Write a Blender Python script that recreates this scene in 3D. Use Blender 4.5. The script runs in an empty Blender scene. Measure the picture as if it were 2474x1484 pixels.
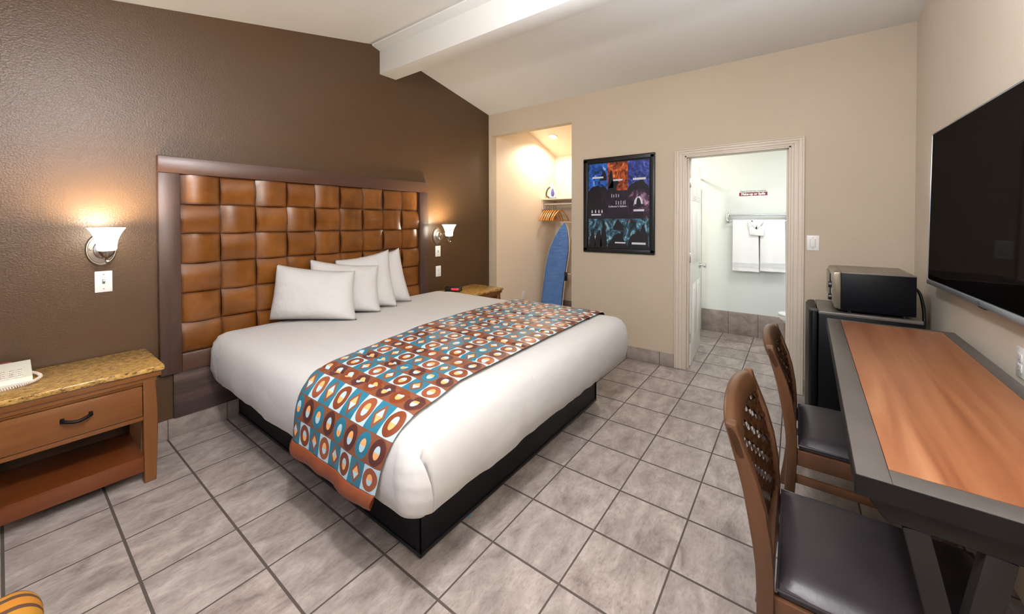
import bpy, bmesh, math, random
from mathutils import Vector, Matrix, Euler, noise
random.seed(7)
SC = bpy.context.scene
COL = SC.collection
PI = math.pi

# ------------------------------------------------------------------ materials
def lin(h):
    if isinstance(h, str):
        h = h.lstrip('#'); c = [int(h[i:i+2], 16)/255 for i in (0, 2, 4)]
    else:
        c = [v/255 for v in h]
    return tuple(((v/12.92) if v <= .04045 else ((v+.055)/1.055)**2.4) for v in c) + (1.0,)

def base(name, col, rough=.5, metal=0., spec=.5):
    m = bpy.data.materials.new(name); m.use_nodes = True
    nt = m.node_tree; b = nt.nodes['Principled BSDF']
    b.inputs['Base Color'].default_value = lin(col)
    b.inputs['Roughness'].default_value = rough
    b.inputs['Metallic'].default_value = metal
    b.inputs['Specular IOR Level'].default_value = spec
    return m, nt, b

def N(nt, t, **kw):
    n = nt.nodes.new(t)
    for k, v in kw.items():
        setattr(n, k, v)
    return n

def link(nt, a, b): nt.links.new(a, b)

def coords(nt, scale=(1, 1, 1), kind='Object'):
    tc = N(nt, 'ShaderNodeTexCoord'); mp = N(nt, 'ShaderNodeMapping')
    mp.inputs['Scale'].default_value = scale
    link(nt, tc.outputs[kind], mp.inputs['Vector'])
    return mp.outputs['Vector']

def noise_n(nt, vec, scale, detail=3, rough=.5, dist=0.):
    n = N(nt, 'ShaderNodeTexNoise')
    n.inputs['Scale'].default_value = scale; n.inputs['Detail'].default_value = detail
    n.inputs['Roughness'].default_value = rough; n.inputs['Distortion'].default_value = dist
    link(nt, vec, n.inputs['Vector']); return n.outputs['Fac']

def ramp(nt, fac, stops, interp='LINEAR'):
    r = N(nt, 'ShaderNodeValToRGB'); cr = r.color_ramp; cr.interpolation = interp
    while len(cr.elements) < len(stops): cr.elements.new(.5)
    for e, (p, c) in zip(cr.elements, stops):
        e.position = p; e.color = lin(c)
    link(nt, fac, r.inputs['Fac']); return r.outputs['Color']

def bump(nt, b, h, strength=.3, dist=.01):
    n = N(nt, 'ShaderNodeBump'); n.inputs['Strength'].default_value = strength
    n.inputs['Distance'].default_value = dist
    link(nt, h, n.inputs['Height']); link(nt, n.outputs['Normal'], b.inputs['Normal'])

def plain(name, col, rough=.5, metal=0., spec=.5, var=None, vscale=20, bscale=None, bstr=.2, bdist=.003, sc=(1, 1, 1)):
    m, nt, b = base(name, col, rough, metal, spec)
    if var or bscale:
        v = coords(nt, sc)
    if var:
        link(nt, ramp(nt, noise_n(nt, v, vscale, 4, .6), [(.3, col), (.7, var)]), b.inputs['Base Color'])
    if bscale:
        bump(nt, b, noise_n(nt, v, bscale, 3, .55), bstr, bdist)
    return m

def wood(name, c1, c2, c3, axis='x', rough=.38, scale=6, stretch=14, spec=.5, bstr=.05):
    m, nt, b = base(name, c1, rough, 0, spec)
    s = [stretch]*3; s['xyz'.index(axis)] = 1
    v = coords(nt, tuple(s))
    f = noise_n(nt, v, scale*.25, 6, .62, .6)
    link(nt, ramp(nt, f, [(.28, c1), (.5, c2), (.74, c3)]), b.inputs['Base Color'])
    bump(nt, b, noise_n(nt, v, scale*1.5, 3, .6), bstr, .002)
    return m

def emit(name, col, strength):
    m = bpy.data.materials.new(name); m.use_nodes = True
    b = m.node_tree.nodes['Principled BSDF']
    b.inputs['Base Color'].default_value = lin(col)
    b.inputs['Emission Color'].default_value = lin(col)
    b.inputs['Emission Strength'].default_value = strength
    return m

def wallpaint(name, col, rough, var=None, bstr=.35, bscale=55, spec=.4):
    m, nt, b = base(name, col, rough, 0, spec)
    v = coords(nt)
    if var:
        link(nt, ramp(nt, noise_n(nt, v, 1.3, 3), [(.35, col), (.65, var)]), b.inputs['Base Color'])
    a = noise_n(nt, v, bscale, 3, .55, .4)
    bump(nt, b, a, bstr, .004)
    return m

M = {}
M['brown_wall'] = wallpaint('brown_wall_paint', '#4f3822', .36, '#4b3520', .42, 105, .5)
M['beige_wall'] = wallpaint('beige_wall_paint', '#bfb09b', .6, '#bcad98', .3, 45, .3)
M['tv_wall'] = wallpaint('beige_wall_paint_lit', '#d6cbba', .6, '#d3c7b5', .3, 45, .3)  # poster wall's paint in a lighter tone, brighter light put into the colour
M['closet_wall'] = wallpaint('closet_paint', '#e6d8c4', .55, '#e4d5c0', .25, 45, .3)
M['ceiling'] = wallpaint('ceiling_paint', '#d8d6d0', .7, '#d6d4ce', .12, 40, .2)
M['bath_wall'] = wallpaint('bath_paint', '#dde2df', .45, '#dadfdc', .05, 40, .3)
M['trim'] = plain('trim_paint', '#cfc2b1', .4, spec=.4)
M['white_paint'] = plain('white_gloss_paint', '#eceae4', .3, spec=.5)
M['plastic_white'] = plain('white_plastic', '#e9e8e4', .35)
M['plastic_shadow'] = plain('plastic_slot', '#6b6a66', .5)
M['black_plastic'] = plain('black_plastic', '#121214', .35, bscale=300, bstr=.05)
M['black_gloss'] = plain('black_gloss_plastic', '#0c0c0e', .12)
M['black_metal'] = plain('black_enamel', '#08080c', .42, spec=.18, bscale=220, bstr=.06)
M['dark_lino'] = plain('bed_base_laminate', '#0b0b10', .4, spec=.22)
M['chrome'] = plain('chrome', '#d7d8da', .12, 1.)
M['nickel'] = plain('brushed_nickel', '#b9b2aa', .3, 1., bscale=180, bstr=.05)
M['silver'] = plain('silver_plastic', '#9aa2aa', .3, .7)
M['porcelain'] = plain('porcelain', '#eef0ee', .12)
M['linen'] = plain('white_linen', '#bebbb8', .85, spec=.2, bscale=9, bstr=.22, bdist=.02)
M['linen_crease'] = plain('white_linen_creased', '#bfbdbc', .85, spec=.2, bscale=24, bstr=.35, bdist=.02)
M['pillow'] = plain('white_pillowcase', '#c0bdba', .85, spec=.2, bscale=13, bstr=.45, bdist=.02)
M['towel'] = plain('white_terry', '#f6f7f8', .95, spec=.1, bscale=160, bstr=.25, bdist=.002)
M['rust_cloth'] = plain('rust_satin', '#7c3f24', .5, spec=.4, var='#6f371f', vscale=12, bscale=26, bstr=.3, bdist=.01)
M['headboard_frame'] = wood('dark_walnut_frame', '#3f2a20', '#4a3024', '#553829', 'x', .33, 5, 10)
M['headboard_stile'] = wood('dark_walnut_stile', '#3e2d26', '#48342b', '#533d33', 'z', .36, 5, 10)
M['dark_plank'] = wood('dark_wood_panel', '#2a1d1a', '#40302b', '#6d5650', 'x', .3, 5, 9)
M['cherry'] = wood('cherry_wood', '#643a18', '#71441e', '#7e4f26', 'x', .36, 6, 10)
M['cherry_v'] = wood('cherry_wood_upright', '#613817', '#6e421d', '#7a4c25', 'z', .36, 6, 10)
M['cherry_dark'] = wood('cherry_wood_shelf', '#582b10', '#643316', '#6d3a1b', 'x', .3, 6, 10)
M['chair_wood'] = wood('chair_frame_wood', '#412715', '#4b2f1b', '#553620', 'z', .34, 4, 10)
M['weave'] = plain('chair_woven_strap', '#4a2c18', .34, var='#54341d', vscale=14)
M['leather'] = plain('dark_leather', '#282428', .4, spec=.4, var='#312b2d', vscale=9, bscale=90, bstr=.12, bdist=.004)
M['desk_edge'] = plain('grey_desk_edge', '#4d4743', .4, spec=.4, var='#44403d', vscale=9, bscale=60, bstr=.05)
M['desk_side'] = plain('black_desk_edge', '#0f0c0b', .5, spec=.2, var='#171413', vscale=12)
M['desk_leg'] = plain('dark_desk_leg', '#171413', .5, spec=.25, var='#1e1a18', vscale=12)
M['desk_top'] = wood('desk_veneer', '#643820', '#805033', '#966848', 'x', .33, 3.0, 16)
M['fridge_top'] = plain('fridge_lid', '#5b554f', .3, spec=.5)
M['mw_case_top'] = plain('microwave_lid', '#6d6459', .33, .0)
M['mw_front'] = plain('microwave_front', '#8b8271', .25, .6)
M['blue_cloth'] = plain('blue_board_cover', '#5f86c4', .8, spec=.2, var='#5379b8', vscale=7, bscale=14, bstr=.5, bdist=.02, sc=(1, 1, 1.6))
M['cream_metal'] = plain('cream_painted_metal', '#ebe2d2', .4)
M['hanger_wood'] = plain('hanger_wood', '#d9923f', .35, var='#c97f31', vscale=20)
M['iron_white'] = plain('iron_white_plastic', '#ecebf0', .3)
M['iron_violet'] = plain('iron_violet_tank', '#5a559b', .2)
M['iron_dark'] = plain('iron_dark_trim', '#4a4450', .4)
M['phone'] = plain('ivory_plastic', '#dcdacb', .35)
M['phone_mark'] = plain('phone_key_print', '#8e5a50', .5)
M['phone_cord'] = plain('phone_cord', '#dcd0c4', .45)
M['maroon'] = plain('maroon_vinyl', '#7a2533', .5)
M['white_vinyl'] = plain('white_vinyl', '#f3f1ee', .5)
M['grey_text'] = plain('grey_vinyl', '#6d6a6e', .5)
M['red_led'] = emit('red_led_display', '#e81c34', .7)
M['lamp_disc'] = emit('downlight_lens', '#fff3dc', 24.0)
M['plate_metal'] = M['nickel']
M['blue_tab'] = plain('blue_tape', '#3f9ac0', .5)
M['tub'] = plain('bathtub_acrylic', '#e9ebe6', .2)
M['lime'] = plain('curtain_lime', '#c8d47c', .7, var='#e4e8cf', vscale=5)
M['poster_frame'] = plain('black_picture_frame', '#111214', .28, spec=.5)
M['glazing'] = plain('poster_glazing', '#0c0b12', .2)
M['tv_screen'] = plain('screen_glass', '#060506', .05, spec=.035)

def screenmat():
    m = bpy.data.materials.new('dark_screen_glass'); m.use_nodes = True; nt = m.node_tree
    for n in list(nt.nodes): nt.nodes.remove(n)
    d = N(nt, 'ShaderNodeBsdfDiffuse'); d.inputs['Color'].default_value = lin('#0a0807')
    g = N(nt, 'ShaderNodeBsdfGlossy'); g.inputs['Color'].default_value = (.028, .026, .026, 1); g.inputs['Roughness'].default_value = .04
    a = N(nt, 'ShaderNodeAddShader'); o = N(nt, 'ShaderNodeOutputMaterial')
    link(nt, d.outputs[0], a.inputs[0]); link(nt, g.outputs[0], a.inputs[1]); link(nt, a.outputs[0], o.inputs['Surface'])
    return m
M['tv_screen'] = screenmat()

# lamp shade glass
def shade_mat():
    m = bpy.data.materials.new('frosted_shade_glass'); m.use_nodes = True
    nt = m.node_tree; b = nt.nodes['Principled BSDF']
    b.inputs['Base Color'].default_value = lin('#f4f6ee'); b.inputs['Roughness'].default_value = .3
    tc = N(nt, 'ShaderNodeTexCoord'); sp = N(nt, 'ShaderNodeSeparateXYZ'); link(nt, tc.outputs['Object'], sp.inputs[0])
    mr = N(nt, 'ShaderNodeMapRange'); mr.inputs['From Min'].default_value = .0; mr.inputs['From Max'].default_value = .035
    mr.inputs['To Min'].default_value = 1.0; mr.inputs['To Max'].default_value = 20.0
    link(nt, sp.outputs['Z'], mr.inputs['Value'])
    b.inputs['Emission Color'].default_value = lin('#fff4de')
    link(nt, mr.outputs[0], b.inputs['Emission Strength'])
    return m
M['shade'] = shade_mat()

def granite():
    m, nt, b = base('gold_granite', '#b58d4c', .22)
    v = coords(nt, (1, 3.6, 2))
    a = noise_n(nt, v, 30, 6, .74, .4)
    c = ramp(nt, a, [(.3, '#4b3a26'), (.41, '#8f6a35'), (.5, '#b58c4a'), (.62, '#c79f5c'), (.75, '#d8b87a')])
    k = noise_n(nt, v, 48, 4, .7, .3)
    k2 = ramp(nt, k, [(.38, '#33281e'), (.47, '#ffffff')])
    mx = N(nt, 'ShaderNodeMix', data_type='RGBA', blend_type='MULTIPLY'); mx.inputs['Factor'].default_value = .8
    link(nt, c, mx.inputs[6]); link(nt, k2, mx.inputs[7]); link(nt, mx.outputs[2], b.inputs['Base Color'])
    return m
M['granite'] = granite()

def tilefloor():
    m, nt, b = base('grey_floor_tile', '#a79a92', .38, 0, .4)
    geo = N(nt, 'ShaderNodeNewGeometry'); sep = N(nt, 'ShaderNodeSeparateXYZ'); link(nt, geo.outputs['Position'], sep.inputs[0])
    def mth(op, a, bb=None, clamp=False):
        n = N(nt, 'ShaderNodeMath', operation=op); n.use_clamp = clamp
        for i, s in enumerate((a, bb)):
            if s is None: continue
            if isinstance(s, (int, float)): n.inputs[i].default_value = s
            else: link(nt, s, n.inputs[i])
        return n.outputs[0]
    T = .33
    def cell(o, off):
        u = mth('DIVIDE', mth('SUBTRACT', o, off), T)
        fl = mth('FLOOR', u); fr = mth('SUBTRACT', u, fl)
        d = mth('MULTIPLY', mth('SUBTRACT', .5, mth('ABSOLUTE', mth('SUBTRACT', fr, .5))), T)   # metres to the joint
        return fl, d
    ix, dx = cell(sep.outputs['X'], -.033); iy, dy = cell(sep.outputs['Y'], -.231)
    gx = mth('LESS_THAN', dx, .0052); gy = mth('LESS_THAN', dy, .0038)
    g = mth('MAXIMUM', gx, gy)
    wn = N(nt, 'ShaderNodeTexWhiteNoise', noise_dimensions='2D')
    cb = N(nt, 'ShaderNodeCombineXYZ'); link(nt, ix, cb.inputs[0]); link(nt, iy, cb.inputs[1]); link(nt, cb.outputs[0], wn.inputs['Vector'])
    # each tile samples another part of the cloud pattern
    off = N(nt, 'ShaderNodeVectorMath', operation='MULTIPLY_ADD')
    link(nt, wn.outputs['Color'], off.inputs[0]); off.inputs[1].default_value = (7, 7, 7); link(nt, geo.outputs['Position'], off.inputs[2])
    mp = N(nt, 'ShaderNodeMapping'); mp.inputs['Scale'].default_value = (1.0, 1.9, 1); link(nt, off.outputs[0], mp.inputs[0])
    c1 = noise_n(nt, mp.outputs[0], 6.0, 7, .68, .5)
    col = ramp(nt, c1, [(.28, '#6b605a'), (.42, '#8d817b'), (.55, '#a2968f'), (.72, '#b8ada6')])
    mp2 = N(nt, 'ShaderNodeMapping'); mp2.inputs['Scale'].default_value = (1, 2.6, 1); link(nt, off.outputs[0], mp2.inputs[0])
    c2 = ramp(nt, noise_n(nt, mp2.outputs[0], 38, 4, .7), [(.32, '#8d847d'), (.5, '#ffffff')])
    mx = N(nt, 'ShaderNodeMix', data_type='RGBA', blend_type='MULTIPLY'); mx.inputs['Factor'].default_value = .35
    link(nt, col, mx.inputs[6]); link(nt, c2, mx.inputs[7])
    hv = N(nt, 'ShaderNodeMix', data_type='RGBA'); link(nt, mth('MULTIPLY', wn.outputs['Value'], .16), hv.inputs['Factor'])
    link(nt, mx.outputs[2], hv.inputs[6]); hv.inputs[7].default_value = lin('#97908f')
    fin = N(nt, 'ShaderNodeMix', data_type='RGBA'); link(nt, g, fin.inputs['Factor']); link(nt, hv.outputs[2], fin.inputs[6])
    fin.inputs[7].default_value = lin('#4d453f')
    link(nt, fin.outputs[2], b.inputs['Base Color'])
    rr = N(nt, 'ShaderNodeMix', data_type='FLOAT'); link(nt, g, rr.inputs['Factor']); rr.inputs[2].default_value = .36; rr.inputs[3].default_value = .85
    link(nt, rr.outputs[0], b.inputs['Roughness'])
    # joint profile + faint surface
    h = mth('MINIMUM', mth('MULTIPLY', mth('MINIMUM', dx, dy), 120), 1.0)
    h2 = mth('ADD', h, mth('MULTIPLY', c1, .25))
    bump(nt, b, h2, .35, .003)
    return m
M['floor'] = tilefloor()

def skirttile(axis, off, step=.33):
    m, nt, b = base('skirting_tile_'+axis, '#90847d', .38, 0, .4)
    geo = N(nt, 'ShaderNodeNewGeometry'); sep = N(nt, 'ShaderNodeSeparateXYZ'); link(nt, geo.outputs['Position'], sep.inputs[0])
    def mth(op, a, bb):
        n = N(nt, 'ShaderNodeMath', operation=op)
        for i, s in enumerate((a, bb)):
            if isinstance(s, (int, float)): n.inputs[i].default_value = s
            else: link(nt, s, n.inputs[i])
        return n.outputs[0]
    u = mth('DIVIDE', mth('SUBTRACT', sep.outputs[axis.upper()], off), step)
    fr = mth('FRACT', u, 0)
    g = mth('LESS_THAN', fr, .022)
    c = ramp(nt, noise_n(nt, geo.outputs['Position'], 9, 6, .65, .4), [(.3, '#776c66'), (.5, '#8f837c'), (.7, '#a0958e')])
    fin = N(nt, 'ShaderNodeMix', data_type='RGBA'); link(nt, g, fin.inputs['Factor']); link(nt, c, fin.inputs[6]); fin.inputs[7].default_value = lin('#5c534d')
    link(nt, fin.outputs[2], b.inputs['Base Color'])
    return m
M['skirt_x'] = skirttile('x', -3.333)
M['skirt_y'] = skirttile('y', -2.203)
M['skirt_bath'] = skirttile('y', -2.6, .315)

def panelmat():
    m, nt, b = base('woven_leather_panel', '#8a4f1f', .24, 0, .5)
    v = coords(nt)
    a = noise_n(nt, v, 3.2, 5, .6, .3)
    c = ramp(nt, a, [(.3, '#5a330f'), (.5, '#6f4116'), (.72, '#835120')])
    uv = N(nt, 'ShaderNodeUVMap'); sp = N(nt, 'ShaderNodeSeparateXYZ'); link(nt, uv.outputs[0], sp.inputs[0])
    # colour multiplied darker along every strap edge
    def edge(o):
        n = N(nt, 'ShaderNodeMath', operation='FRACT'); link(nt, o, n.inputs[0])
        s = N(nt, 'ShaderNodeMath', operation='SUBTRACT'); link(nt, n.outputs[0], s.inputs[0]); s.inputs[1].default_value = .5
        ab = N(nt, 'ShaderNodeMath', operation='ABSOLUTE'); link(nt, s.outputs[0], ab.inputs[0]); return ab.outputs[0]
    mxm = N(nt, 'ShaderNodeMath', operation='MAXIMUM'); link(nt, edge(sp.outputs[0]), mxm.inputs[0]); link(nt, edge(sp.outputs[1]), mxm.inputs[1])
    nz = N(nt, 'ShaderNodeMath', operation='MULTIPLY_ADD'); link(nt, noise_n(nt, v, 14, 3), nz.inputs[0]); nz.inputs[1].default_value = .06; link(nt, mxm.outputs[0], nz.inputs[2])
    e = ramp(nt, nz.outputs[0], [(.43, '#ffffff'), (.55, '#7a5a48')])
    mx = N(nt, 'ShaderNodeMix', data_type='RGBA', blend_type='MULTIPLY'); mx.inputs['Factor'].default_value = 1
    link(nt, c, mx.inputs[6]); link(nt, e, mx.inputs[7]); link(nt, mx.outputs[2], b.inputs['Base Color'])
    bump(nt, b, noise_n(nt, v, 120, 3), .05, .002)
    return m
M['panel'] = panelmat()

def runnermat():
    """Woven print: rings, split discs and lozenges on an eight-row grid (uv in cells)."""
    m, nt, b = base('runner_print', '#7a4a34', .42, 0, .4)
    uv = N(nt, 'ShaderNodeUVMap'); sp = N(nt, 'ShaderNodeSeparateXYZ'); link(nt, uv.outputs[0], sp.inputs[0])
    def mth(op, a, bb=None, cc=None):
        n = N(nt, 'ShaderNodeMath', operation=op)
        for i, s in enumerate((a, bb, cc)):
            if s is None: continue
            if isinstance(s, (int, float)): n.inputs[i].default_value = s
            else: link(nt, s, n.inputs[i])
        return n.outputs[0]
    U, Vv = sp.outputs[0], sp.outputs[1]
    iu, iv = mth('FLOOR', U), mth('FLOOR', Vv)
    x = mth('SUBTRACT', mth('SUBTRACT', U, iu), .5); y = mth('SUBTRACT', mth('SUBTRACT', Vv, iv), .5)
    r = mth('SQRT', mth('ADD', mth('MULTIPLY', x, x), mth('MULTIPLY', y, y)))
    dia = mth('ADD', mth('ABSOLUTE', x), mth('MULTIPLY', mth('ABSOLUTE', y), 1.25))
    def mod(a, k): return mth('FLOORED_MODULO', a, k)
    odd = mth('GREATER_THAN', mod(iv, 2.), .5)                 # column of rings only
    third = mth('GREATER_THAN', mod(iu, 4.), 2.5)              # a whole row of rings on brown
    par = mth('GREATER_THAN', mod(mth('ADD', iu, 0.), 2.), .5)
    alt = mth('GREATER_THAN', mod(mth('ADD', iv, iu), 4.), 1.5)
    def mix(f, a, bb):
        n = N(nt, 'ShaderNodeMix', data_type='RGBA')
        if isinstance(f, (int, float)): n.inputs['Factor'].default_value = f
        else: link(nt, f, n.inputs['Factor'])
        for k, s in ((6, a), (7, bb)):
            if isinstance(s, str): n.inputs[k].default_value = lin(s)
            else: link(nt, s, n.inputs[k])
        return n.outputs[2]
    ORG, LB, TEAL, RUST, PLUM, BRN = '#e3a468', '#a9c6d0', '#286a80', '#74381f', '#4f2a27', '#7a4832'
    half = mth('GREATER_THAN', x, 0.)
    half = mth('ABSOLUTE', mth('SUBTRACT', half, alt))
    core = mix(half, ORG, LB)
    inr = mth('LESS_THAN', mth('SQRT', mth('ADD', mth('MULTIPLY', x, x), mth('MULTIPLY', mth('MULTIPLY', y, y), 1.5))), .235)
    ring = mth('LESS_THAN', r, .46)
    def ringcell(bg, rc): return mix(inr, mix(ring, bg, rc), core)
    # A: rust ring on pale blue, B: lozenge on teal, C: teal ring on brown, D: plum ring on brown
    corner = mix(mth('GREATER_THAN', mth('MULTIPLY', x, y), 0.), LB, TEAL)
    A = ringcell(LB, mix(alt, RUST, '#8a4a30')); 
    d1 = mth('LESS_THAN', dia, .46); d2 = mth('LESS_THAN', dia, .27)
    Bc = mix(d2, mix(d1, TEAL, BRN), core)
    Cc = ringcell(BRN, TEAL); Dc = ringcell(BRN, PLUM)
    Ec = ringcell(BRN, mix(odd, RUST, PLUM))
    row0 = mix(odd, Bc, A); row1 = mix(odd, Cc, Dc)
    c = mix(third, mix(par, row0, row1), Ec)
    link(nt, c, b.inputs['Base Color'])
    return m
M['runner'] = runnermat()

def stripes():
    m, nt, b = base('striped_upholstery', '#b0752a', .8, 0, .2)
    uv = N(nt, 'ShaderNodeUVMap'); sp = N(nt, 'ShaderNodeSeparateXYZ'); link(nt, uv.outputs[0], sp.inputs[0])
    f = N(nt, 'ShaderNodeMath', operation='FRACT'); link(nt, sp.outputs[1], f.inputs[0])
    c = ramp(nt, f.outputs[0], [(0, '#94661f'), (.3, '#463124'), (.5, '#96601c'), (.85, '#463124')], 'CONSTANT')
    link(nt, c, b.inputs['Base Color'])
    return m
M['stripes'] = stripes()

def printmat(name, stops, scale, dist):
    m, nt, b = base(name, '#20202c', .3)
    v = coords(nt, (1, 1, .8))
    a = noise_n(nt, v, scale, 5, .62, dist)
    link(nt, ramp(nt, a, stops), b.inputs['Base Color'])
    return m
M['print_blue'] = printmat('print_blue', [(.36, '#0d1430'), (.47, '#1b4a9c'), (.58, '#2f6fc8'), (.7, '#c4d0e6')], 11, 1.6)
M['print_fire'] = printmat('print_orange', [(.38, '#1d0f0e'), (.5, '#8c3a1c'), (.6, '#c9682e'), (.72, '#e8b27a')], 12, 1.4)
M['print_violet'] = printmat('print_violet', [(.38, '#141230'), (.5, '#26357f'), (.62, '#4a5fb4'), (.74, '#cfd2ea')], 11, 1.5)
M['print_dark'] = printmat('print_dark', [(.4, '#17121d'), (.58, '#221a2a'), (.7, '#2c2c48')], 9, 1)
M['print_glow'] = printmat('print_glow', [(.42, '#1a121c'), (.55, '#3b2438'), (.66, '#b58aa8'), (.76, '#e6c7b8')], 9, 1.2)
M['print_teal'] = printmat('print_teal', [(.36, '#11161c'), (.48, '#27414f'), (.58, '#4a8299'), (.7, '#c9d6d2')], 12, 1.7)
M['print_ink'] = plain('print_black', '#100e14', .35)
M['print_pale'] = plain('print_pale', '#c9c8d2', .35)

# ------------------------------------------------------------------ mesh helpers
def new(): return bmesh.new()

def merge(bm, t):
    me = bpy.data.meshes.new('t'); t.to_mesh(me); t.free(); bm.from_mesh(me); bpy.data.meshes.remove(me)

def obox(bm, c, s, rot=None, bev=0., seg=2):
    t = bmesh.new(); bmesh.ops.create_cube(t, size=1)
    bmesh.ops.scale(t, vec=s, verts=t.verts)
    if bev > 0:
        bmesh.ops.bevel(t, geom=t.edges[:], offset=min(bev, min(s)*.48), segments=seg, profile=.5, affect='EDGES')
    if rot is not None: bmesh.ops.rotate(t, cent=(0, 0, 0), matrix=rot, verts=t.verts)
    bmesh.ops.translate(t, vec=c, verts=t.verts); merge(bm, t)

def box(bm, a, b, bev=0., seg=2):
    lo = [min(p, q) for p, q in zip(a, b)]; hi = [max(p, q) for p, q in zip(a, b)]
    obox(bm, [(p+q)/2 for p, q in zip(lo, hi)], [q-p for p, q in zip(lo, hi)], None, bev, seg)

def bar(bm, p, q, w, h, up=(0, 0, 1), bev=.002):
    """A straight bar of section w x h between two points."""
    p, q = Vector(p), Vector(q); d = q-p; z = d.normalized(); u = Vector(up)
    x = u.cross(z)
    if x.length < 1e-4: x = Vector((1, 0, 0)).cross(z)
    x.normalize(); y = z.cross(x)
    R = Matrix((x, y, z)).transposed()
    obox(bm, (p+q)/2, (w, h, d.length), R, bev)

def prism(bm, poly, plane, a0, a1, bev=0., seg=2):
    t = bmesh.new()
    f = {'xz': lambda u, v, a: (u, a, v), 'yz': lambda u, v, a: (a, u, v), 'xy': lambda u, v, a: (u, v, a)}[plane]
    lo = [t.verts.new(f(u, v, a0)) for u, v in poly]; hi = [t.verts.new(f(u, v, a1)) for u, v in poly]
    n = len(poly); t.faces.new(lo); t.faces.new(list(reversed(hi)))
    for i in range(n): t.faces.new((lo[i], lo[(i+1) % n], hi[(i+1) % n], hi[i]))
    bmesh.ops.recalc_face_normals(t, faces=t.faces)
    if bev > 0: bmesh.ops.bevel(t, geom=t.edges[:], offset=bev, segments=seg, profile=.5, affect='EDGES')
    merge(bm, t)

def catmull(pts, n=8, closed=False):
    P = [Vector(p) for p in pts]; out = []; k = len(P)
    for i in range(k if closed else k-1):
        p0 = P[i-1] if (i > 0 or closed) else P[0]; p1 = P[i]; p2 = P[(i+1) % k]
        p3 = P[(i+2) % k] if (i+2 < k or closed) else P[-1]
        for j in range(n):
            t = j/n
            out.append(.5*((2*p1)+(-p0+p2)*t+(2*p0-5*p1+4*p2-p3)*t*t+(-p0+3*p1-3*p2+p3)*t**3))
    if not closed: out.append(P[-1])
    return out

def tube(bm, pts, r, seg=8, closed=False, squash=None):
    P = [Vector(p) for p in pts]; n = len(P); rings = []
    prev = None
    for i in range(n):
        a = P[i-1] if (i > 0 or closed) else P[i]; b = P[(i+1) % n] if (i < n-1 or closed) else P[i]
        d = (b-a).normalized()
        if prev is None:
            u = d.orthogonal().normalized()
        else:
            u = (prev-d*prev.dot(d))
            u = u.normalized() if u.length > 1e-6 else d.orthogonal().normalized()
        prev = u; v = d.cross(u); rr = r[i] if isinstance(r, (list, tuple)) else r
        rings.append([bm.verts.new(P[i]+(u*math.cos(2*PI*k/seg)+v*math.sin(2*PI*k/seg))*rr) for k in range(seg)])
    for i in range(n if closed else n-1):
        A, B = rings[i], rings[(i+1) % n]
        for k in range(seg): bm.faces.new((A[k], A[(k+1) % seg], B[(k+1) % seg], B[k]))
    if not closed:
        bm.faces.new(list(reversed(rings[0]))); bm.faces.new(rings[-1])

def lathe(bm, prof, c=(0, 0, 0), axis='z', seg=28, sx=1., sy=1., cap=True):
    f = {'z': lambda x, y, h: (x, y, h), 'y': lambda x, y, h: (x, -h, y), 'x': lambda x, y, h: (h, x, y)}[axis]
    rings = []
    for r, h in prof:
        rings.append([bm.verts.new(Vector(c)+Vector(f(r*sx*math.cos(2*PI*k/seg), r*sy*math.sin(2*PI*k/seg), h))) for k in range(seg)])
    for A, B in zip(rings, rings[1:]):
        for k in range(seg): bm.faces.new((A[k], A[(k+1) % seg], B[(k+1) % seg], B[k]))
    if cap:
        if prof[0][0] > 1e-4: bm.faces.new(list(reversed(rings[0])))
        if prof[-1][0] > 1e-4: bm.faces.new(rings[-1])
    bmesh.ops.remove_doubles(bm, verts=bm.verts, dist=1e-5)

def grid(bm, nu, nv, f, uvf=None, closeu=False):
    uvl = bm.loops.layers.uv.verify() if uvf else None
    vs = [[bm.verts.new(f(i/(nu), j/(nv))) for j in range(nv+1)] for i in range(nu if closeu else nu+1)]
    for i in range(nu):
        i2 = (i+1) % nu if closeu else i+1
        for j in range(nv):
            fc = bm.faces.new((vs[i][j], vs[i2][j], vs[i2][j+1], vs[i][j+1]))
            if uvf:
                for lp, (a, b) in zip(fc.loops, ((i, j), (i+1, j), (i+1, j+1), (i, j+1))):
                    lp[uvl].uv = uvf(a/nu, b/nv)
    return vs

def put_each(name, bm, mat, parent=None, local=False, **k):
    """One object for every loose piece."""
    bm.verts.ensure_lookup_table(); bm.verts.index_update()
    seen = set(); comps = []
    for v in bm.verts:
        if v.index in seen: continue
        st = [v]; c = set()
        while st:
            w = st.pop()
            if w.index in c: continue
            c.add(w.index)
            for e_ in w.link_edges: st.append(e_.other_vert(w))
        seen |= c; comps.append(c)
    out = []
    for c in comps:
        b2 = bm.copy(); b2.verts.ensure_lookup_table()
        bmesh.ops.delete(b2, geom=[v for v in b2.verts if v.index not in c], context='VERTS')
        out.append(put(name, b2, mat, parent, local, **k))
    bm.free(); return out

def wpos(o):
    v = Vector((0, 0, 0))
    while o is not None: v += o.location; o = o.parent
    return v

def put(name, bm, mat, parent=None, local=False, sharp=38, recalc=True):
    """Link one bmesh as one object; geometry is given in world space unless local."""
    if recalc: bmesh.ops.recalc_face_normals(bm, faces=bm.faces)
    if parent is not None and not local:
        bmesh.ops.translate(bm, vec=-wpos(parent), verts=bm.verts)
    me = bpy.data.meshes.new(name); bm.to_mesh(me); bm.free()
    mats = mat if isinstance(mat, (list, tuple)) else [mat]
    for m in mats: me.materials.append(m)
    for p in me.polygons: p.use_smooth = True
    if sharp < 180: me.set_sharp_from_angle(angle=math.radians(sharp))
    o = bpy.data.objects.new(name, me); COL.objects.link(o)
    if parent is not None: o.parent = parent
    return o

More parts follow.
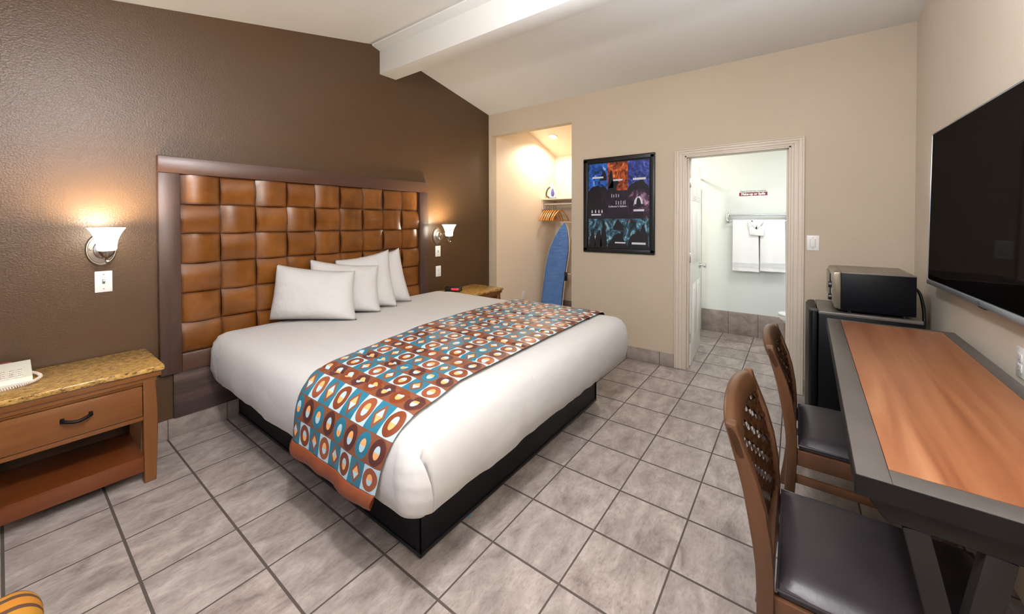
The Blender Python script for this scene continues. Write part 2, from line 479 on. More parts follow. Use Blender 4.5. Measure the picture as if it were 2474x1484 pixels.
def tag(o, label=None, cat=None, group=None, kind=None):
    if label: o['label'] = label
    if cat: o['category'] = cat
    if group: o['group'] = group
    if kind: o['kind'] = kind
    return o

def thing(name, label, cat, loc, group=None, rz=0.):
    o = bpy.data.objects.new(name, None); o.empty_display_size = .05; COL.objects.link(o)
    o.location = loc; o.rotation_euler = (0, 0, rz)
    return tag(o, label, cat, group)

def struct(name, bm, mat, parent=None, **k):
    return tag(put(name, bm, mat, parent, **k), kind='structure')

def copy_tree(o, parent=None):
    c = o.copy(); COL.objects.link(c); c.parent = parent
    for ch in list(o.children): copy_tree(ch, c)
    return c

def text(name, body, size, mat, parent, loc, rot, ext=.0004, align='CENTER', off=0., sx=1.):
    cu = bpy.data.curves.new(name, 'FONT'); cu.body = body; cu.size = size; cu.align_x = align; cu.align_y = 'CENTER'
    cu.extrude = ext; cu.offset = off; cu.materials.append(mat); cu.resolution_u = 3
    o = bpy.data.objects.new(name, cu); COL.objects.link(o)
    o.location = Vector(loc)-(wpos(parent) if parent else Vector()); o.rotation_euler = rot; o.scale = (sx, 1, 1)
    o.parent = parent
    bpy.context.view_layer.update()
    me = bpy.data.meshes.new_from_object(o.evaluated_get(bpy.context.evaluated_depsgraph_get()))
    r = bpy.data.objects.new(name, me); COL.objects.link(r); r.parent = parent
    r.location, r.rotation_euler, r.scale = o.location, o.rotation_euler, o.scale
    bpy.data.objects.remove(o); bpy.data.curves.remove(cu); r.name = name
    return r
EAST = (PI/2, 0, -PI/2)     # text on a wall that faces -X

# ------------------------------------------------------------------ camera
R = ((0.6062228578476027, -0.7952926153360215, -0.001871527471421387),
     (-0.011418666822966703, -0.0063509820494718336, -0.9999146358939813),
     (0.7952128398555139, 0.6061924785239406, -0.012931291889457488))
cam = bpy.data.cameras.new('camera'); co = bpy.data.objects.new('camera', cam); COL.objects.link(co)
cam.sensor_width = 36; cam.lens = 929.528/2474*36
cam.shift_x = (1237-1214.358)/2474; cam.shift_y = (548.404-742)/2474
cam.clip_start = .02
rt, up, bk = Vector(R[0]), -Vector(R[1]), -Vector(R[2])
mw = Matrix((rt, up, bk)).transposed().to_4x4(); mw.translation = (-3.98876, -3.27116, 1.41986)
co.matrix_world = mw
SC.camera = co

# ------------------------------------------------------------------ the room
XW = -5.4
zl = lambda x: 3.159+.216*(x+1.69)     # ceiling, slope over the camera
zr = lambda x: 2.845-.196*x            # ceiling, slope down to the poster wall
RX = -1.6
bm = new(); box(bm, (XW, -4.05, -.08), (1.75, .1, 0)); struct('floor', bm, M['floor'])
bm = new(); prism(bm, [(XW, 0), (0.1, 0), (.1, zr(0)+.03), (RX, zr(RX)+.05), (XW, zl(XW)+.05)], 'xz', 0, .1); struct('wall_north', bm, M['brown_wall'])
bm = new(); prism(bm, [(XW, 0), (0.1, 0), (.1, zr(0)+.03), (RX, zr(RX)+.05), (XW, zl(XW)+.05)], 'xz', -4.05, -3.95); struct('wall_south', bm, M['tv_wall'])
bm = new()
for y0, y1, z0, z1 in ((-.05, 0, 0, 2.56), (-1.225, 0, 2.56, 2.86), (-2.424, -1.225, 0, 2.86), (-3.237, -2.424, 2.045, 2.86), (-3.95, -3.237, 0, 2.86)):
    box(bm, (0, y0, z0), (.1, y1, z1))
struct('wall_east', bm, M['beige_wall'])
bm = new()
for y0, y1, z0, z1 in ((-3.95, -3.2, 0, 2.5), (-3.2, -1.0, 0, .7), (-3.2, -1.0, 2.15, 2.5), (-1.0, 0, 0, 2.5)):
    box(bm, (XW-.1, y0, z0), (XW, y1, z1))
struct('wall_west', bm, M['beige_wall'])
bm = new()
for y in (-3.2, -2.12, -1.04): box(bm, (XW-.08, y, .7), (XW-.02, y+.04, 2.15), .004)
for z in (.7, 2.11): box(bm, (XW-.08, -3.2, z), (XW-.02, -1.0, z+.04), .004)
struct('window_1', bm, M['white_paint'])
bm = new()
prism(bm, [(XW-.1, zl(XW-.1)), (RX, zl(RX)), (RX, 3.32), (XW-.1, 2.6)], 'xz', -4.05, .1)
prism(bm, [(RX, zr(RX)), (.1, zr(.1)), (.1, 2.95), (RX, 3.32)], 'xz', -4.05, .1)
struct('ceiling', bm, M['ceiling'])
bm = new()
box(bm, (-1.692, -3.95, 2.876), (-1.5, 0, 3.2), .004)
struct('ceiling_beam', bm, M['ceiling'])
bm = new()
prism(bm, [(-1.775, zl(-1.775)+.002), (-1.775, zl(-1.775)-.012), (-1.74, zl(-1.74)-.03), (-1.69, 3.105), (-1.69, zl(-1.69)+.002)], 'xz', -3.95, 0)
struct('trim_1', bm, M['ceiling'])
# closet recess
zc = lambda x: 2.753-.33*(x-.975)
bm = new()
box(bm, (.1, -.05, 0), (1.75, .03, 3.06)); box(bm, (1.7, -1.3, 0), (1.78, -.05, 3.06)); box(bm, (.1, -1.36, 0), (1.75, -1.3, 3.06))
prism(bm, [(.1, zc(.1)), (1.7, zc(1.7)), (1.7, zc(1.7)+.06), (.1, zc(.1)+.06)], 'xz', -1.3, -.05)
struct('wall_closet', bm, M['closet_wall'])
bm = new(); box(bm, (1.688, -1.3, 0), (1.7, -.05, .12), .002); struct('baseboard_closet', bm, M['skirt_y'])
# bathroom shell
bm = new()
box(bm, (1.62, -3.95, 0), (1.7, -1.36, 2.42)); box(bm, (.1, -1.42, 0), (1.62, -1.36, 2.42))
box(bm, (.1, -4.0, 0), (1.62, -3.95, 2.42)); box(bm, (.1, -3.95, 2.4), (1.62, -1.36, 2.46))
struct('wall_bathroom', bm, M['bath_wall'])
bm = new(); box(bm, (1.605, -3.95, 0), (1.62, -2.29, .283), .002); struct('baseboard_bathroom', bm, M['skirt_bath'])
# tile skirting in the room
bm = new(); box(bm, (XW, -.014, 0), (0, 0, .125), .002); struct('baseboard_north', bm, M['skirt_x'])
bm = new()
box(bm, (-.012, -2.332, 0), (0, -1.225, .122), .002); box(bm, (-.012, -3.94, 0), (0, -3.325, .122), .002)
struct('baseboard_east', bm, M['skirt_y'])

# ---- bathroom doorway: casing, jamb, leaf
bm = new()
W = .088
def upr(y_in, sgn):
    for a, b_, d in ((0, .02, .012), (.02, .05, .016), (.05, .075, .02), (.075, W, .024)):
        box(bm, (-d, y_in+sgn*a, 0), (.0, y_in+sgn*b_, 2.045+b_*.77), .002)
upr(-2.424, 1); upr(-3.237, -1)
for a, b_, d in ((0, .02, .012), (.02, .05, .016), (.05, .075, .02), (.075, W, .024)):
    box(bm, (-d-.0007, -3.2365-b_, 2.045+a*.77), (.0, -2.4245+b_, 2.0447+b_*.77), .002)
box(bm, (-.012, -2.44, 0), (.112, -2.424, 2.045), .002); box(bm, (-.012, -3.237, 0), (.112, -3.221, 2.045), .002)
box(bm, (-.012, -3.237, 2.03), (.112, -2.424, 2.045), .002)
for y0, y1 in ((-2.455, -2.44), (-3.221, -3.206)): box(bm, (.03, y0, 0), (.065, y1, 2.03), .002)
struct('trim_2', bm, M['trim'])
door = tag(bpy.data.objects.new('door_1', None), kind='structure'); COL.objects.link(door); door.location = (.1, -2.46, .01)
ang = math.atan2(.05, .737)
door.rotation_euler = (0, 0, ang)
bm = new()
box(bm, (.004, .0, 0), (.745, .036, 2.018), .002)
for (x0, x1) in ((.10, .335), (.42, .655)):
    for z0, z1 in ((.2, .78), (.98, 1.52), (1.62, 1.9)):
        for (a, d) in ((0, .004), (.018, .007)):
            box(bm, (x0+a, -d, z0+a), (x1-a, .0, z1-a), .003)
        box(bm, (x0+.04, -.011, z0+.04), (x1-.04, 0, z1-.04), .008, 3)
lf = put('door_leaf', bm, M['white_paint'], door, True)
bm = new()
lathe(bm, [(.0, 0), (.03, .0), (.03, .008), (.012, .012), (.012, .045)], (.69, -.001, .92), 'y', 20)
box(bm, (.655, -.058, .91), (.7, -.04, .93), .005)
lathe(bm, [(.0, .035), (.024, .04), (.026, .06), (.0, .068)], (.69, -.001, .92), 'y', 20)
put('door_handle', bm, M['chrome'], lf, True)
bm = new()
for z in (.27, 1.06, 1.79):
    tube(bm, [(-.006, .04, z-.05), (-.006, .04, z+.05)], .007, 10); box(bm, (-.012, .0, z-.045), (.004, .036, z+.045), .001)
put_each('hinge', bm, M['chrome'], door, True)

# ------------------------------------------------------------------ headboard
hb = thing('headboard', 'wide dark wood headboard with woven tan leather panel on brown wall', 'headboard', (-2.23, 0, .13))
bm = new()
box(bm, (-3.37, -.045, 1.742), (-1.105, -.001, 1.852), .004)
put('top_rail', bm, M['headboard_frame'], hb)
bm = new(); box(bm, (-3.37, -.045, .43), (-3.258, -.001, 1.742), .004); put('stile', bm, M['headboard_stile'], hb)
bm = new(); box(bm, (-1.225, -.045, .43), (-1.105, -.001, 1.742), .004); put('stile', bm, M['headboard_stile'], hb)
bm = new(); box(bm, (-3.258, -.045, .43), (-1.225, -.001, .548), .004); put('bottom_rail', bm, M['headboard_frame'], hb)
bm = new(); box(bm, (-3.3, -.024, .127), (-1.15, -.001, .43), .002); put('lower_panel', bm, M['dark_plank'], hb)
bm = new()
NC, NR, S = 9, 6, 8
x0, x1, z0, z1 = -3.257, -1.226, .549, 1.741
cw, ch = (x1-x0)/NC, (z1-z0)/NR
uvl = bm.loops.layers.uv.verify()
for c in range(NC):
    for r in range(NR):
        def P(u, v, c=c, r=r):
            vert = (c+r) % 2 == 1           # the strap on top runs upright here
            a = v if vert else u
            h = .005+.022*(math.sin(PI*min(max(a, 0), 1)))**.9
            o = u if vert else v
            h -= .002*abs(2*o-1)**4
            ins = .0011
            return Vector((x0+c*cw+ins+(cw-2*ins)*u, -.012-h, z1-r*ch-ins-(ch-2*ins)*v))
        vs = [[bm.verts.new(P(i/S, j/S)) for j in range(S+1)] for i in range(S+1)]
        for i in range(S):
            for j in range(S):
                f = bm.faces.new((vs[i][j], vs[i+1][j], vs[i+1][j+1], vs[i][j+1]))
                for lp, (a, b_) in zip(f.loops, ((i, j), (i+1, j), (i+1, j+1), (i, j+1))):
                    lp[uvl].uv = (c+.02+.96*a/S, r+.02+.96*b_/S)
        # skirts down to the backing
        ring = [vs[i][0] for i in range(S+1)]+[vs[S][j] for j in range(1, S+1)]+[vs[i][S] for i in range(S-1, -1, -1)]+[vs[0][j] for j in range(S-1, 0, -1)]
        low = [bm.verts.new((v.co.x, -.004, v.co.z)) for v in ring]
        for k in range(len(ring)):
            k2 = (k+1) % len(ring); f = bm.faces.new((ring[k], low[k], low[k2], ring[k2]))
            for lp in f.loops: lp[uvl].uv = (c+.0, r+.0)
box(bm, (x0, -.006, z0), (x1, -.001, z1))
put('woven_panel', bm, M['panel'], hb, sharp=50)

# ------------------------------------------------------------------ bed
bb = thing('platform_bed', 'black box bed base standing on grey floor tiles', 'bed base', (-2.04, -1.07, 0))
BX0, BX1, BY0, BY1 = -2.932, -1.156, -2.03, -.03
bm = new()
box(bm, (BX0, BY0, .012), (BX0+.02, BY1, .33), .002); box(bm, (BX1-.02, BY0, .012), (BX1, BY1, .33), .002)
box(bm, (BX0, BY0, .012), (BX1, BY0+.02, .33), .002); box(bm, (BX0, BY1-.02, .012), (BX1, BY1, .33), .002)
box(bm, (BX0+.01, BY0+.01, .3), (BX1-.01, BY1-.01, .333))
put('base_box', bm, M['dark_lino'], bb)
bm = new()
for x in (BX0, BX1):
    box(bm, (x-.003, BY0-.003, .012), (x+(.026 if x < -2 else .003), BY0+.003, .33), .001)
    box(bm, (x-.003, BY0-.003, .012), (x+.003, BY0+.026, .33), .001)
put_each('corner_strip', bm, M['black_metal'], bb)
bm = new(); box(bm, (BX0-.004, BY0-.004, .016), (BX1+.004, BY0+.002, .032), .001); box(bm, (BX0-.004, BY0-.004, .016), (BX0+.002, BY1, .032), .001)
put_each('bottom_edge', bm, M['black_plastic'], bb)
for x, y in ((BX0+.03, BY0+.03), (BX0+.31, BY0+.02), (BX1-.03, BY0+.03), (BX0+.03, BY1-.05), (BX1-.03, BY1-.05)):
    bm = new(); lathe(bm, [(.0, 0), (.018, 0), (.018, .012), (.0, .012)], (x, y, 0), 'z', 12); put_each('glide', bm, M['blue_tab'], bb)

mt = thing('mattress', 'thick king mattress made up in white sheets on black bed base', 'mattress', (-2.04, -1.12, .333))
MX0, MX1, MY0, MY1 = -3.105, -.965, -2.205, -.05
RINGS = [(.0, .350), (.012, .375), (.022, .43), (.026, .49), (.020, .55), (.004, .598), (-.024, .634), (-.06, .655), (-.11, .665), (-.17, .668)]
def rrect(off, z, rad=.075, nper=14, foot_fold=True):
    pts = []
    x0, x1, y0, y1 = MX0-off, MX1+off, MY0-off, MY1+min(off, 0)
    r = max(rad+off, .03)
    cs = ((x1-r, y1-r, 0), (x0+r, y1-r, PI/2), (x0+r, y0+r, PI), (x1-r, y0+r, 1.5*PI))
    for (cx, cy, a) in cs:
        for k in range(nper+1):
            t = a+PI/2*k/nper; pts.append(Vector((cx+r*math.cos(t), cy+r*math.sin(t), z)))
    return pts
def ringloop(off, z, n=620):
    p = rrect(off, z); L = [0]
    for a, b_ in zip(p, p[1:]+p[:1]): L.append(L[-1]+(b_-a).length)
    out = []; k = 0
    q = p+[p[0]]
    for i in range(n):
        s = L[-1]*i/n
        while L[k+1] < s: k += 1
        t = (s-L[k])/max(L[k+1]-L[k], 1e-9); out.append(q[k].lerp(q[k+1], t))
    return out
def bedshell(extra):
    bm = new(); loops = []
    for k, (off, z) in enumerate(RINGS):
        lp = ringloop(off+extra, z+ (extra if k > 4 else 0)); vs = []
        low = max(0, 1-k/4.5)
        for i, p in enumerate(lp):
            c = Vector((-2.04, -1.12, p.z)); d = (p-c); d.z = 0; d.normalize()
            w = noise.noise(Vector((p.x*4.5, p.y*4.5, 0)))*.012*low+noise.noise(Vector((p.x*15, p.y*15, p.z*3)))*.004*low
            # tucked corner pleat at the near foot corner
            gx = -3.104+.18*max(0, .65-p.z)
            slit = math.exp(-((p.x-gx)/.010)**2) if p.y < MY0+.05 else 0
            w -= .05*slit*max(0, 1-abs(k-2.6)/4.5)
            bulge = math.exp(-(((p.x-gx+.045)/.05)**2+((p.y-MY0-.03)/.10)**2))
            w += .022*bulge*low
            q = p+d*w
            if k == 0: q.z += noise.noise(Vector((p.x*3+7, p.y*3, 2)))*.012+noise.noise(Vector((p.x*11, p.y*11, 5)))*.004+.022*bulge
            vs.append(bm.verts.new(q))
        loops.append(vs)
    n = len(loops[0])
    for A, B in zip(loops, loops[1:]):
        for i in range(n): bm.faces.new((A[i], A[(i+1) % n], B[(i+1) % n], B[i]))
    # top: fan of inner rings
    top = loops[-1]; inner = top
    for s in (.75, .45, .15):
        nxt = [bm.verts.new((-2.04+(v.co.x+2.04)*s, -1.12+(v.co.y+1.12)*s, v.co.z+.004*(1-s)+.006*noise.noise(Vector((v.co.x*s*2, v.co.y*s*2, 9))))) for v in top]
        for i in range(n): bm.faces.new((inner[i], inner[(i+1) % n], nxt[(i+1) % n], nxt[i]))
        inner = nxt
    bm.faces.new(inner)
    return bm
SEAM = -.30
bm = bedshell(0.); bmesh.ops.bisect_plane(bm, geom=bm.verts[:]+bm.edges[:]+bm.faces[:], plane_co=(0, SEAM-.05, 0), plane_no=(0, -1, 0), clear_outer=True)
for v in bm.verts:
    if v.co.z < .5: v.co.x += noise.noise(Vector((v.co.x*3, v.co.y*22, v.co.z*16)))*.016
put('fitted_sheet', bm, M['linen_crease'], mt, sharp=180)
bm = bedshell(.008); bmesh.ops.bisect_plane(bm, geom=bm.verts[:]+bm.edges[:]+bm.faces[:], plane_co=(0, SEAM, 0), plane_no=(0, 1, .0), clear_outer=True)
put('top_sheet', bm, M['linen'], mt, sharp=180)
bm = new()   # folded flap of the top sheet at the near foot corner
def prof_off(z):
    for (a, za), (b_, zb2) in zip(RINGS, RINGS[1:]):
        if z <= zb2: return a+(b_-a)*max(0, (z-za)/(zb2-za))
    return RINGS[-1][0]
def flap(u, v):
    z = .605-.235*v
    off = prof_off(z)+.008+.004+.020*(1-u)**1.3*math.sin(PI*min(.08+v*.75, 1))+.012*v*math.sin(PI*u)
    r = .075+off; cx, cy = MX0-off+r, MY0-off+r
    gx = -3.098+.19*max(0, .62-z)
    a0 = 1.5*PI-math.asin(min(1, max(-1, (cx-gx)/r)))
    a = a0+(PI-.02-a0)*u
    return Vector((cx+r*math.cos(a), cy+r*math.sin(a), z+.012*v*math.sin(PI*u)))
grid(bm, 16, 24, flap)
put('corner_fold', bm, M['linen'], mt, sharp=180)

# runner across the foot
rn = thing('bed_runner', 'brown and teal geometric print runner across the white bed', 'bed runner', (-2.04, -1.62, .67))
def interp(tab, x):
    for (a, va), (b_, vb) in zip(tab, tab[1:]):
        if x <= b_: return va+(vb-va)*max(0, (x-a)/(b_-a))
    return tab[-1][1]
e = .012
prof = [(MX0-.055, .30), (MX0-.046, .36), (MX0-.040, .45), (MX0-.036, .52), (MX0-.022, .585), (MX0+.005, .635), (MX0+.05, .672), (MX0+.12, .683), (MX0+.3, .686)]
path = prof+[(x, .688) for x in (-2.4, -2.04, -1.6, -1.3)]+[(MX1-(a-MX0), z) for a, z in reversed(prof) if z > .4]
path = catmull([(x, 0, z) for x, z in path], 10)
Ls = [0]
for a, b_ in zip(path, path[1:]): Ls.append(Ls[-1]+(b_-a).length)
def onpath(s):
    s = min(max(s, 0), Ls[-1]); k = 0
    lo, hi = 0, len(Ls)-2
    while lo < hi:
        mid = (lo+hi)//2
        if Ls[mid+1] < s: lo = mid+1
        else: hi = mid
    t = (s-Ls[lo])/max(Ls[lo+1]-Ls[lo], 1e-9)
    p = path[lo].lerp(path[lo+1], t); d = (path[lo+1]-path[lo]).normalized()
    return p, Vector((-d.z, 0, d.x))
Yb = [(0, -1.385), (.36, -1.40), (.55, -1.335), (.85, -1.275), (1.25, -1.185), (1.7, -1.15), (2.2, -1.17), (2.9, -1.2)]
Yf = [(0, -2.00), (.30, -2.10), (.40, -2.125), (.55, -2.10), (.75, -2.05), (1.5, -2.035), (2.9, -2.03)]
seams = [.48, .70, .95, 1.28, 1.61, 1.94, 2.27, 2.6]
HEM = .105
def runner(s, v, lift=0.):
    p, n = onpath(s)
    y = interp(Yb, s)+(interp(Yf, s)-interp(Yb, s))*v
    puff = .012
    for k, sm in enumerate(seams):
        dd = s-(sm+.05*(v-.5)); puff -= .0085*math.exp(-(dd/.0085)**2)
    edge = min(v, 1-v); puff *= min(1, .35+edge/.05)
    side = max(0, 1-s/.42)
    wav = side*(.010*math.sin(8.5*v+1.2)*(.3+v)+.005*math.sin(19*v))*(1-s/.5)
    wav += .004*noise.noise(Vector((s*6, v*6, 1)))
    q = p+n*(max(puff+wav, .0012)+.004+lift)
    return Vector((q.x, y, q.z))
Smax = Ls[-1]-.02
bm = new(); NU, NV = 460, 48
grid(bm, NU, NV, lambda u, v: runner(HEM+(Smax-HEM)*u, v), lambda u, v: ((Smax-HEM)*u/.105, v*8))
bmesh.ops.recalc_face_normals(bm, faces=bm.faces)
put('runner_cloth', bm, M['runner'], rn, sharp=180, recalc=False)
H0 = lambda v: .034+.008*v
bm = new()
def hemf(u, v):
    return runner(H0(v)+(HEM-H0(v))*u, v, .002+.010*math.sin(PI*u))
grid(bm, 10, NV, hemf)
# underside so the band reads as padded
def hemb(u, v):
    return runner(H0(v)+(HEM-H0(v))*u, v, .0005-.003*math.sin(PI*u))
grid(bm, 10, NV, hemb)
bmesh.ops.remove_doubles(bm, verts=bm.verts, dist=.002)
put('hem_band', bm, M['rust_cloth'], rn, sharp=180)

# pillows
def pillow(label, BL, BR, TR, TL, thick):
    BL, BR, TR, TL = map(Vector, (BL, BR, TR, TL))
    n = (BR-BL).cross(TL-BL).normalized()      # towards the foot of the bed
    bm = new()
    def prof(a): return max(0, 1-abs(2*a-1)**3.2)**.5
    def surf(u, v, sgn):
        cu = .035*(1-(2*v-1)**2); cv = .05*(1-(2*u-1)**2)
        uu = cu+(1-2*cu)*u; vv = cv*.35+(1-cv*1.35)*v
        p = (BL*(1-uu)+BR*uu)*(1-vv)+(TL*(1-uu)+TR*uu)*vv
        h = thick*prof(u)*prof(v)*(1.1-.25*v)
        h += (.010*noise.noise(p*6)+.006*noise.noise(Vector((p.x*5, p.y*5, p.z*22)))*(.3+abs(2*u-1)))*prof(u)*prof(v)
        return p+n*(h*(1 if sgn > 0 else -.7))
    grid(bm, 48, 36, lambda u, v: surf(u, v, 1)); grid(bm, 48, 36, lambda u, v: surf(u, v, -1))
    bmesh.ops.remove_doubles(bm, verts=bm.verts, dist=.0008)
    org = (BL+BR)/2; bmesh.ops.translate(bm, vec=-org, verts=bm.verts)
    t = put('pillow', bm, M['pillow'], sharp=180); t.location = org
    return tag(t, label, 'pillow', 'four white pillows leaning on the headboard')
zb = .680
pillow('white pillow at the front of the row, whole face showing, toward the telephone', (-2.75, -.10, zb), (-2.35, -.63, zb), (-2.255, -.465, 1.03), (-2.695, -.10, 1.098), .125)
pillow('second white pillow, flat topped, half hidden behind the front pillow', (-2.47, -.10, zb), (-2.075, -.545, zb), (-1.985, -.385, 1.045), (-2.44, -.10, 1.115), .11)
pillow('third white pillow with a high peaked corner, just before the last pillow', (-2.24, -.10, zb), (-1.865, -.485, zb), (-1.80, -.275, 1.17), (-2.22, -.09, 1.09), .10)
pillow('last white pillow in the row, closest to the clock radio', (-2.02, -.10, zb), (-1.65, -.415, zb), (-1.665, -.25, 1.175), (-1.98, -.09, 1.10), .10)

# ------------------------------------------------------------------ nightstands
def nightstand():
    t = thing('nightstand', 'cherry nightstand with granite top carrying the telephone', 'nightstand', (-3.765, -.25, 0), 'matching nightstands beside the bed')
    L, F = .33, -.235           # local: x half width, front y (rear is +.235)
    bm = new()
    prism(bm, [(-L, F), (-L, .23), (L, .23), (L, F)], 'xy', .602, .632, .006, 2)
    for v in bm.verts:
        if v.co.y < F+.02: v.co.y += .006*noise.noise(Vector((v.co.x*60, v.co.z*40, 0)))
    put('granite_top', bm, M['granite'], t, True)
    bm = new(); box(bm, (-L+.012, F+.012, .572), (L-.012, .22, .602), .004); box(bm, (-L+.03, F+.022, .548), (L-.03, .22, .572), .003)
    put('cornice', bm, M['cherry'], t, True)
    def leg(sx, y0, y1):
        bm = new(); pts = []
        outer = [(.292, .56), (.296, .50), (.301, .42), (.3025, .34), (.301, .25), (.297, .14), (.292, 0)]
        inner = [(.243, 0), (.243, .56)]
        prism(bm, [(sx*x, z) for x, z in outer+inner], 'xz', y0, y1, .003, 1)
        put('leg', bm, M['cherry_v'], t, True)
    for sx in (-1, 1):
        leg(sx, F+.018, F+.07); leg(sx, .17, .22)
    bm = new()
    box(bm, (-.245, F+.03, .535), (.245, F+.05, .56), .002)
    box(bm, (-.245, F+.026, .345), (.245, F+.05, .368), .003)
    for sx in (-1, 1): box(bm, (sx*.282, F+.06, .345), (sx*.265, .18, .56))
    box(bm, (-.26, .19, .36), (.26, .205, .56)); box(bm, (-.26, F+.05, .36), (.26, .2, .372))
    put('carcass', bm, M['cherry'], t, True)
    bm = new(); box(bm, (-.240, F+.018, .372), (.240, F+.045, .533), .003)
    dr = put('drawer', bm, M['cherry'], t, True)
    bm = new()
    yh = F+.018
    tube(bm, catmull([(-.047, yh+.002, .462), (-.045, yh-.022, .466), (-.02, yh-.034, .458), (0, yh-.036, .455), (.02, yh-.034, .458), (.045, yh-.022, .466), (.047, yh+.002, .462)], 6), .0078, 10)
    for sx in (-1, 1): box(bm, (sx*.055, yh-.006, .452), (sx*.04, yh+.001, .476), .002)
    put('handle', bm, M['black_metal'], dr, True)
    bm = new(); box(bm, (-.246, F+.03, .128), (.246, .2, .146), .002); box(bm, (-.246, F+.026, .064), (.246, F+.05, .14), .004)
    put('shelf', bm, M['cherry_dark'], t, True)
    return t
n1 = nightstand()
n2 = copy_tree(n1); n2.location = (-.628, -.25, 0); n2.scale = (.93, 1, 1)
n2['label'] = 'cherry nightstand with granite top carrying the clock radio'

# telephone
ph = thing('telephone', 'ivory desk telephone with coiled cord on granite nightstand top', 'telephone', (-3.99, -.2, .632))
bm = new()
prism(bm, [(-.30, .634), (-.30, .652), (-.285, .668), (-.09, .706), (-.075, .70), (-.075, .634)], 'yz', -4.045, -3.893, .004, 2)
put('phone_body', bm, M['phone'], ph)
bm = new(); box(bm, (-4.0, -.085, .698), (-3.955, -.074, .709), .002); put('message_light', bm, M['maroon'], ph)
ztop = lambda y: .668+(y+.285)*(.038/.195)
bm = new(); bk_ = new()
for cx in (-3.985, -3.958, -3.931):
    for ry in range(4):
        y = -.262+ry*.021
        obox(bm, (cx, y, ztop(y)+.001), (.017, .013, .004), Euler((math.atan(.038/.195), 0, 0)).to_matrix(), .0015)
        for k in (-1, 0, 1):
            obox(bk_, (cx+k*.005, y, ztop(y)+.0034), (.002, .008, .0008), Euler((math.atan(.038/.195), 0, 0)).to_matrix())
kp = put('keypad', bm, M['phone'], ph); put('key_print', bk_, M['phone_mark'], kp)
bm = new(); box(bm, (-4.038, -.29, .66), (-4.005, -.09, .70), .012, 3); put('handset', bm, M['phone'], ph)
cp = catmull([(-3.895, -.12, .645), (-3.88, -.15, .643), (-3.868, -.195, .642), (-3.868, -.24, .642), (-3.885, -.285, .642), (-3.91, -.315, .642), (-3.95, -.335, .642), (-3.995, -.345, .642), (-4.03, -.35, .642)], 40)
hel = []
for i, p in enumerate(cp):
    d = (cp[min(i+1, len(cp)-1)]-cp[max(i-1, 0)]).normalized(); u = Vector((0, 0, 1)); v = d.cross(u)
    a = i*.92; hel.append(p+(u*math.cos(a)+v*math.sin(a))*.0058)
bm = new(); tube(bm, hel, .0026, 5); put('coiled_cord', bm, M['phone_cord'], ph)

# clock radio
ck = thing('clock_radio', 'black clock radio with red digits on far nightstand', 'clock radio', (-.845, -.17, .632), rz=math.radians(-62))
bm = new()
prism(bm, [(-.05, .0), (-.058, .022), (-.045, .046), (-.01, .056), (.05, .04), (.06, .0)], 'yz', -.09, .09, .006, 3)
put('clock_body', bm, M['black_plastic'], ck, True)
bm = new(); obox(bm, (.03, -.0535, .030), (.085, .004, .022), Euler((math.radians(-24), 0, 0)).to_matrix(), .002); put('display', bm, M['red_led'], ck, True)

# ------------------------------------------------------------------ wall sconces
def sconce():
    t = thing('wall_sconce', 'lit wall sconce with bell glass shade above the telephone nightstand', 'wall lamp', (-3.62, 0, 1.262), 'brushed nickel wall sconces beside the headboard')
    bm = new()
    lathe(bm, [(1, -.001), (1, .006), (.93, .013), (.88, .013), (.84, .017), (.55, .02), (.5, .028), (.3, .034), (0, .036)], (0, 0, 0), 'y', 40, .066, .095)
    put('back_plate', bm, M['nickel'], t, True)
    bm = new()
    for sx in (-1, 1): lathe(bm, [(0, .014), (.006, .014), (.006, .02), (.003, .025), (0, .026)], (sx*.047, 0, .002), 'y', 10)
    put_each('screw_cap', bm, M['chrome'], t, True)
    bm = new()
    tube(bm, catmull([(0, -.03, -.015), (0, -.055, -.045), (0, -.085, -.03), (0, -.10, .012), (0, -.128, .03), (0, -.155, .005), (0, -.18, -.045), (0, -.205, -.066), (0, -.222, -.055)], 8), [.0065]*65, 10)
    tube(bm, catmull([(0, -.03, .02), (0, -.05, .035), (0, -.07, .02), (0, -.062, .0), (0, -.05, .008)], 8), .005, 8)
    tube(bm, [(0, -.15, .002), (0, -.178, -.012), (0, -.2, -.02)], .0055, 8)
    put('arm', bm, M['nickel'], t, True)
    bm = new(); lathe(bm, [(0, -.04), (.008, -.04), (.02, -.03), (.031, -.012), (.034, -.004), (.034, .0), (0, .0)], (0, -.2, 0), 'z', 28); put('cup', bm, M['nickel'], t, True)
    bm = new()
    outer = [(.022, .0), (.037, .004), (.0405, .014), (.041, .03), (.044, .055), (.051, .08), (.061, .104), (.072, .122), (.0775, .131)]
    lathe(bm, outer+[(r-.003, z) for r, z in reversed(outer[1:])], (0, 0, 0), 'z', 40, cap=False)
    sh = put('glass_shade', bm, M['shade'], t, True); sh.location = (0, -.2, -.002)
    return t
s1 = sconce()
s2 = copy_tree(s1); s2.location = (-.943, 0, 1.262); s2['label'] = 'lit wall sconce with bell glass shade between headboard and closet recess'

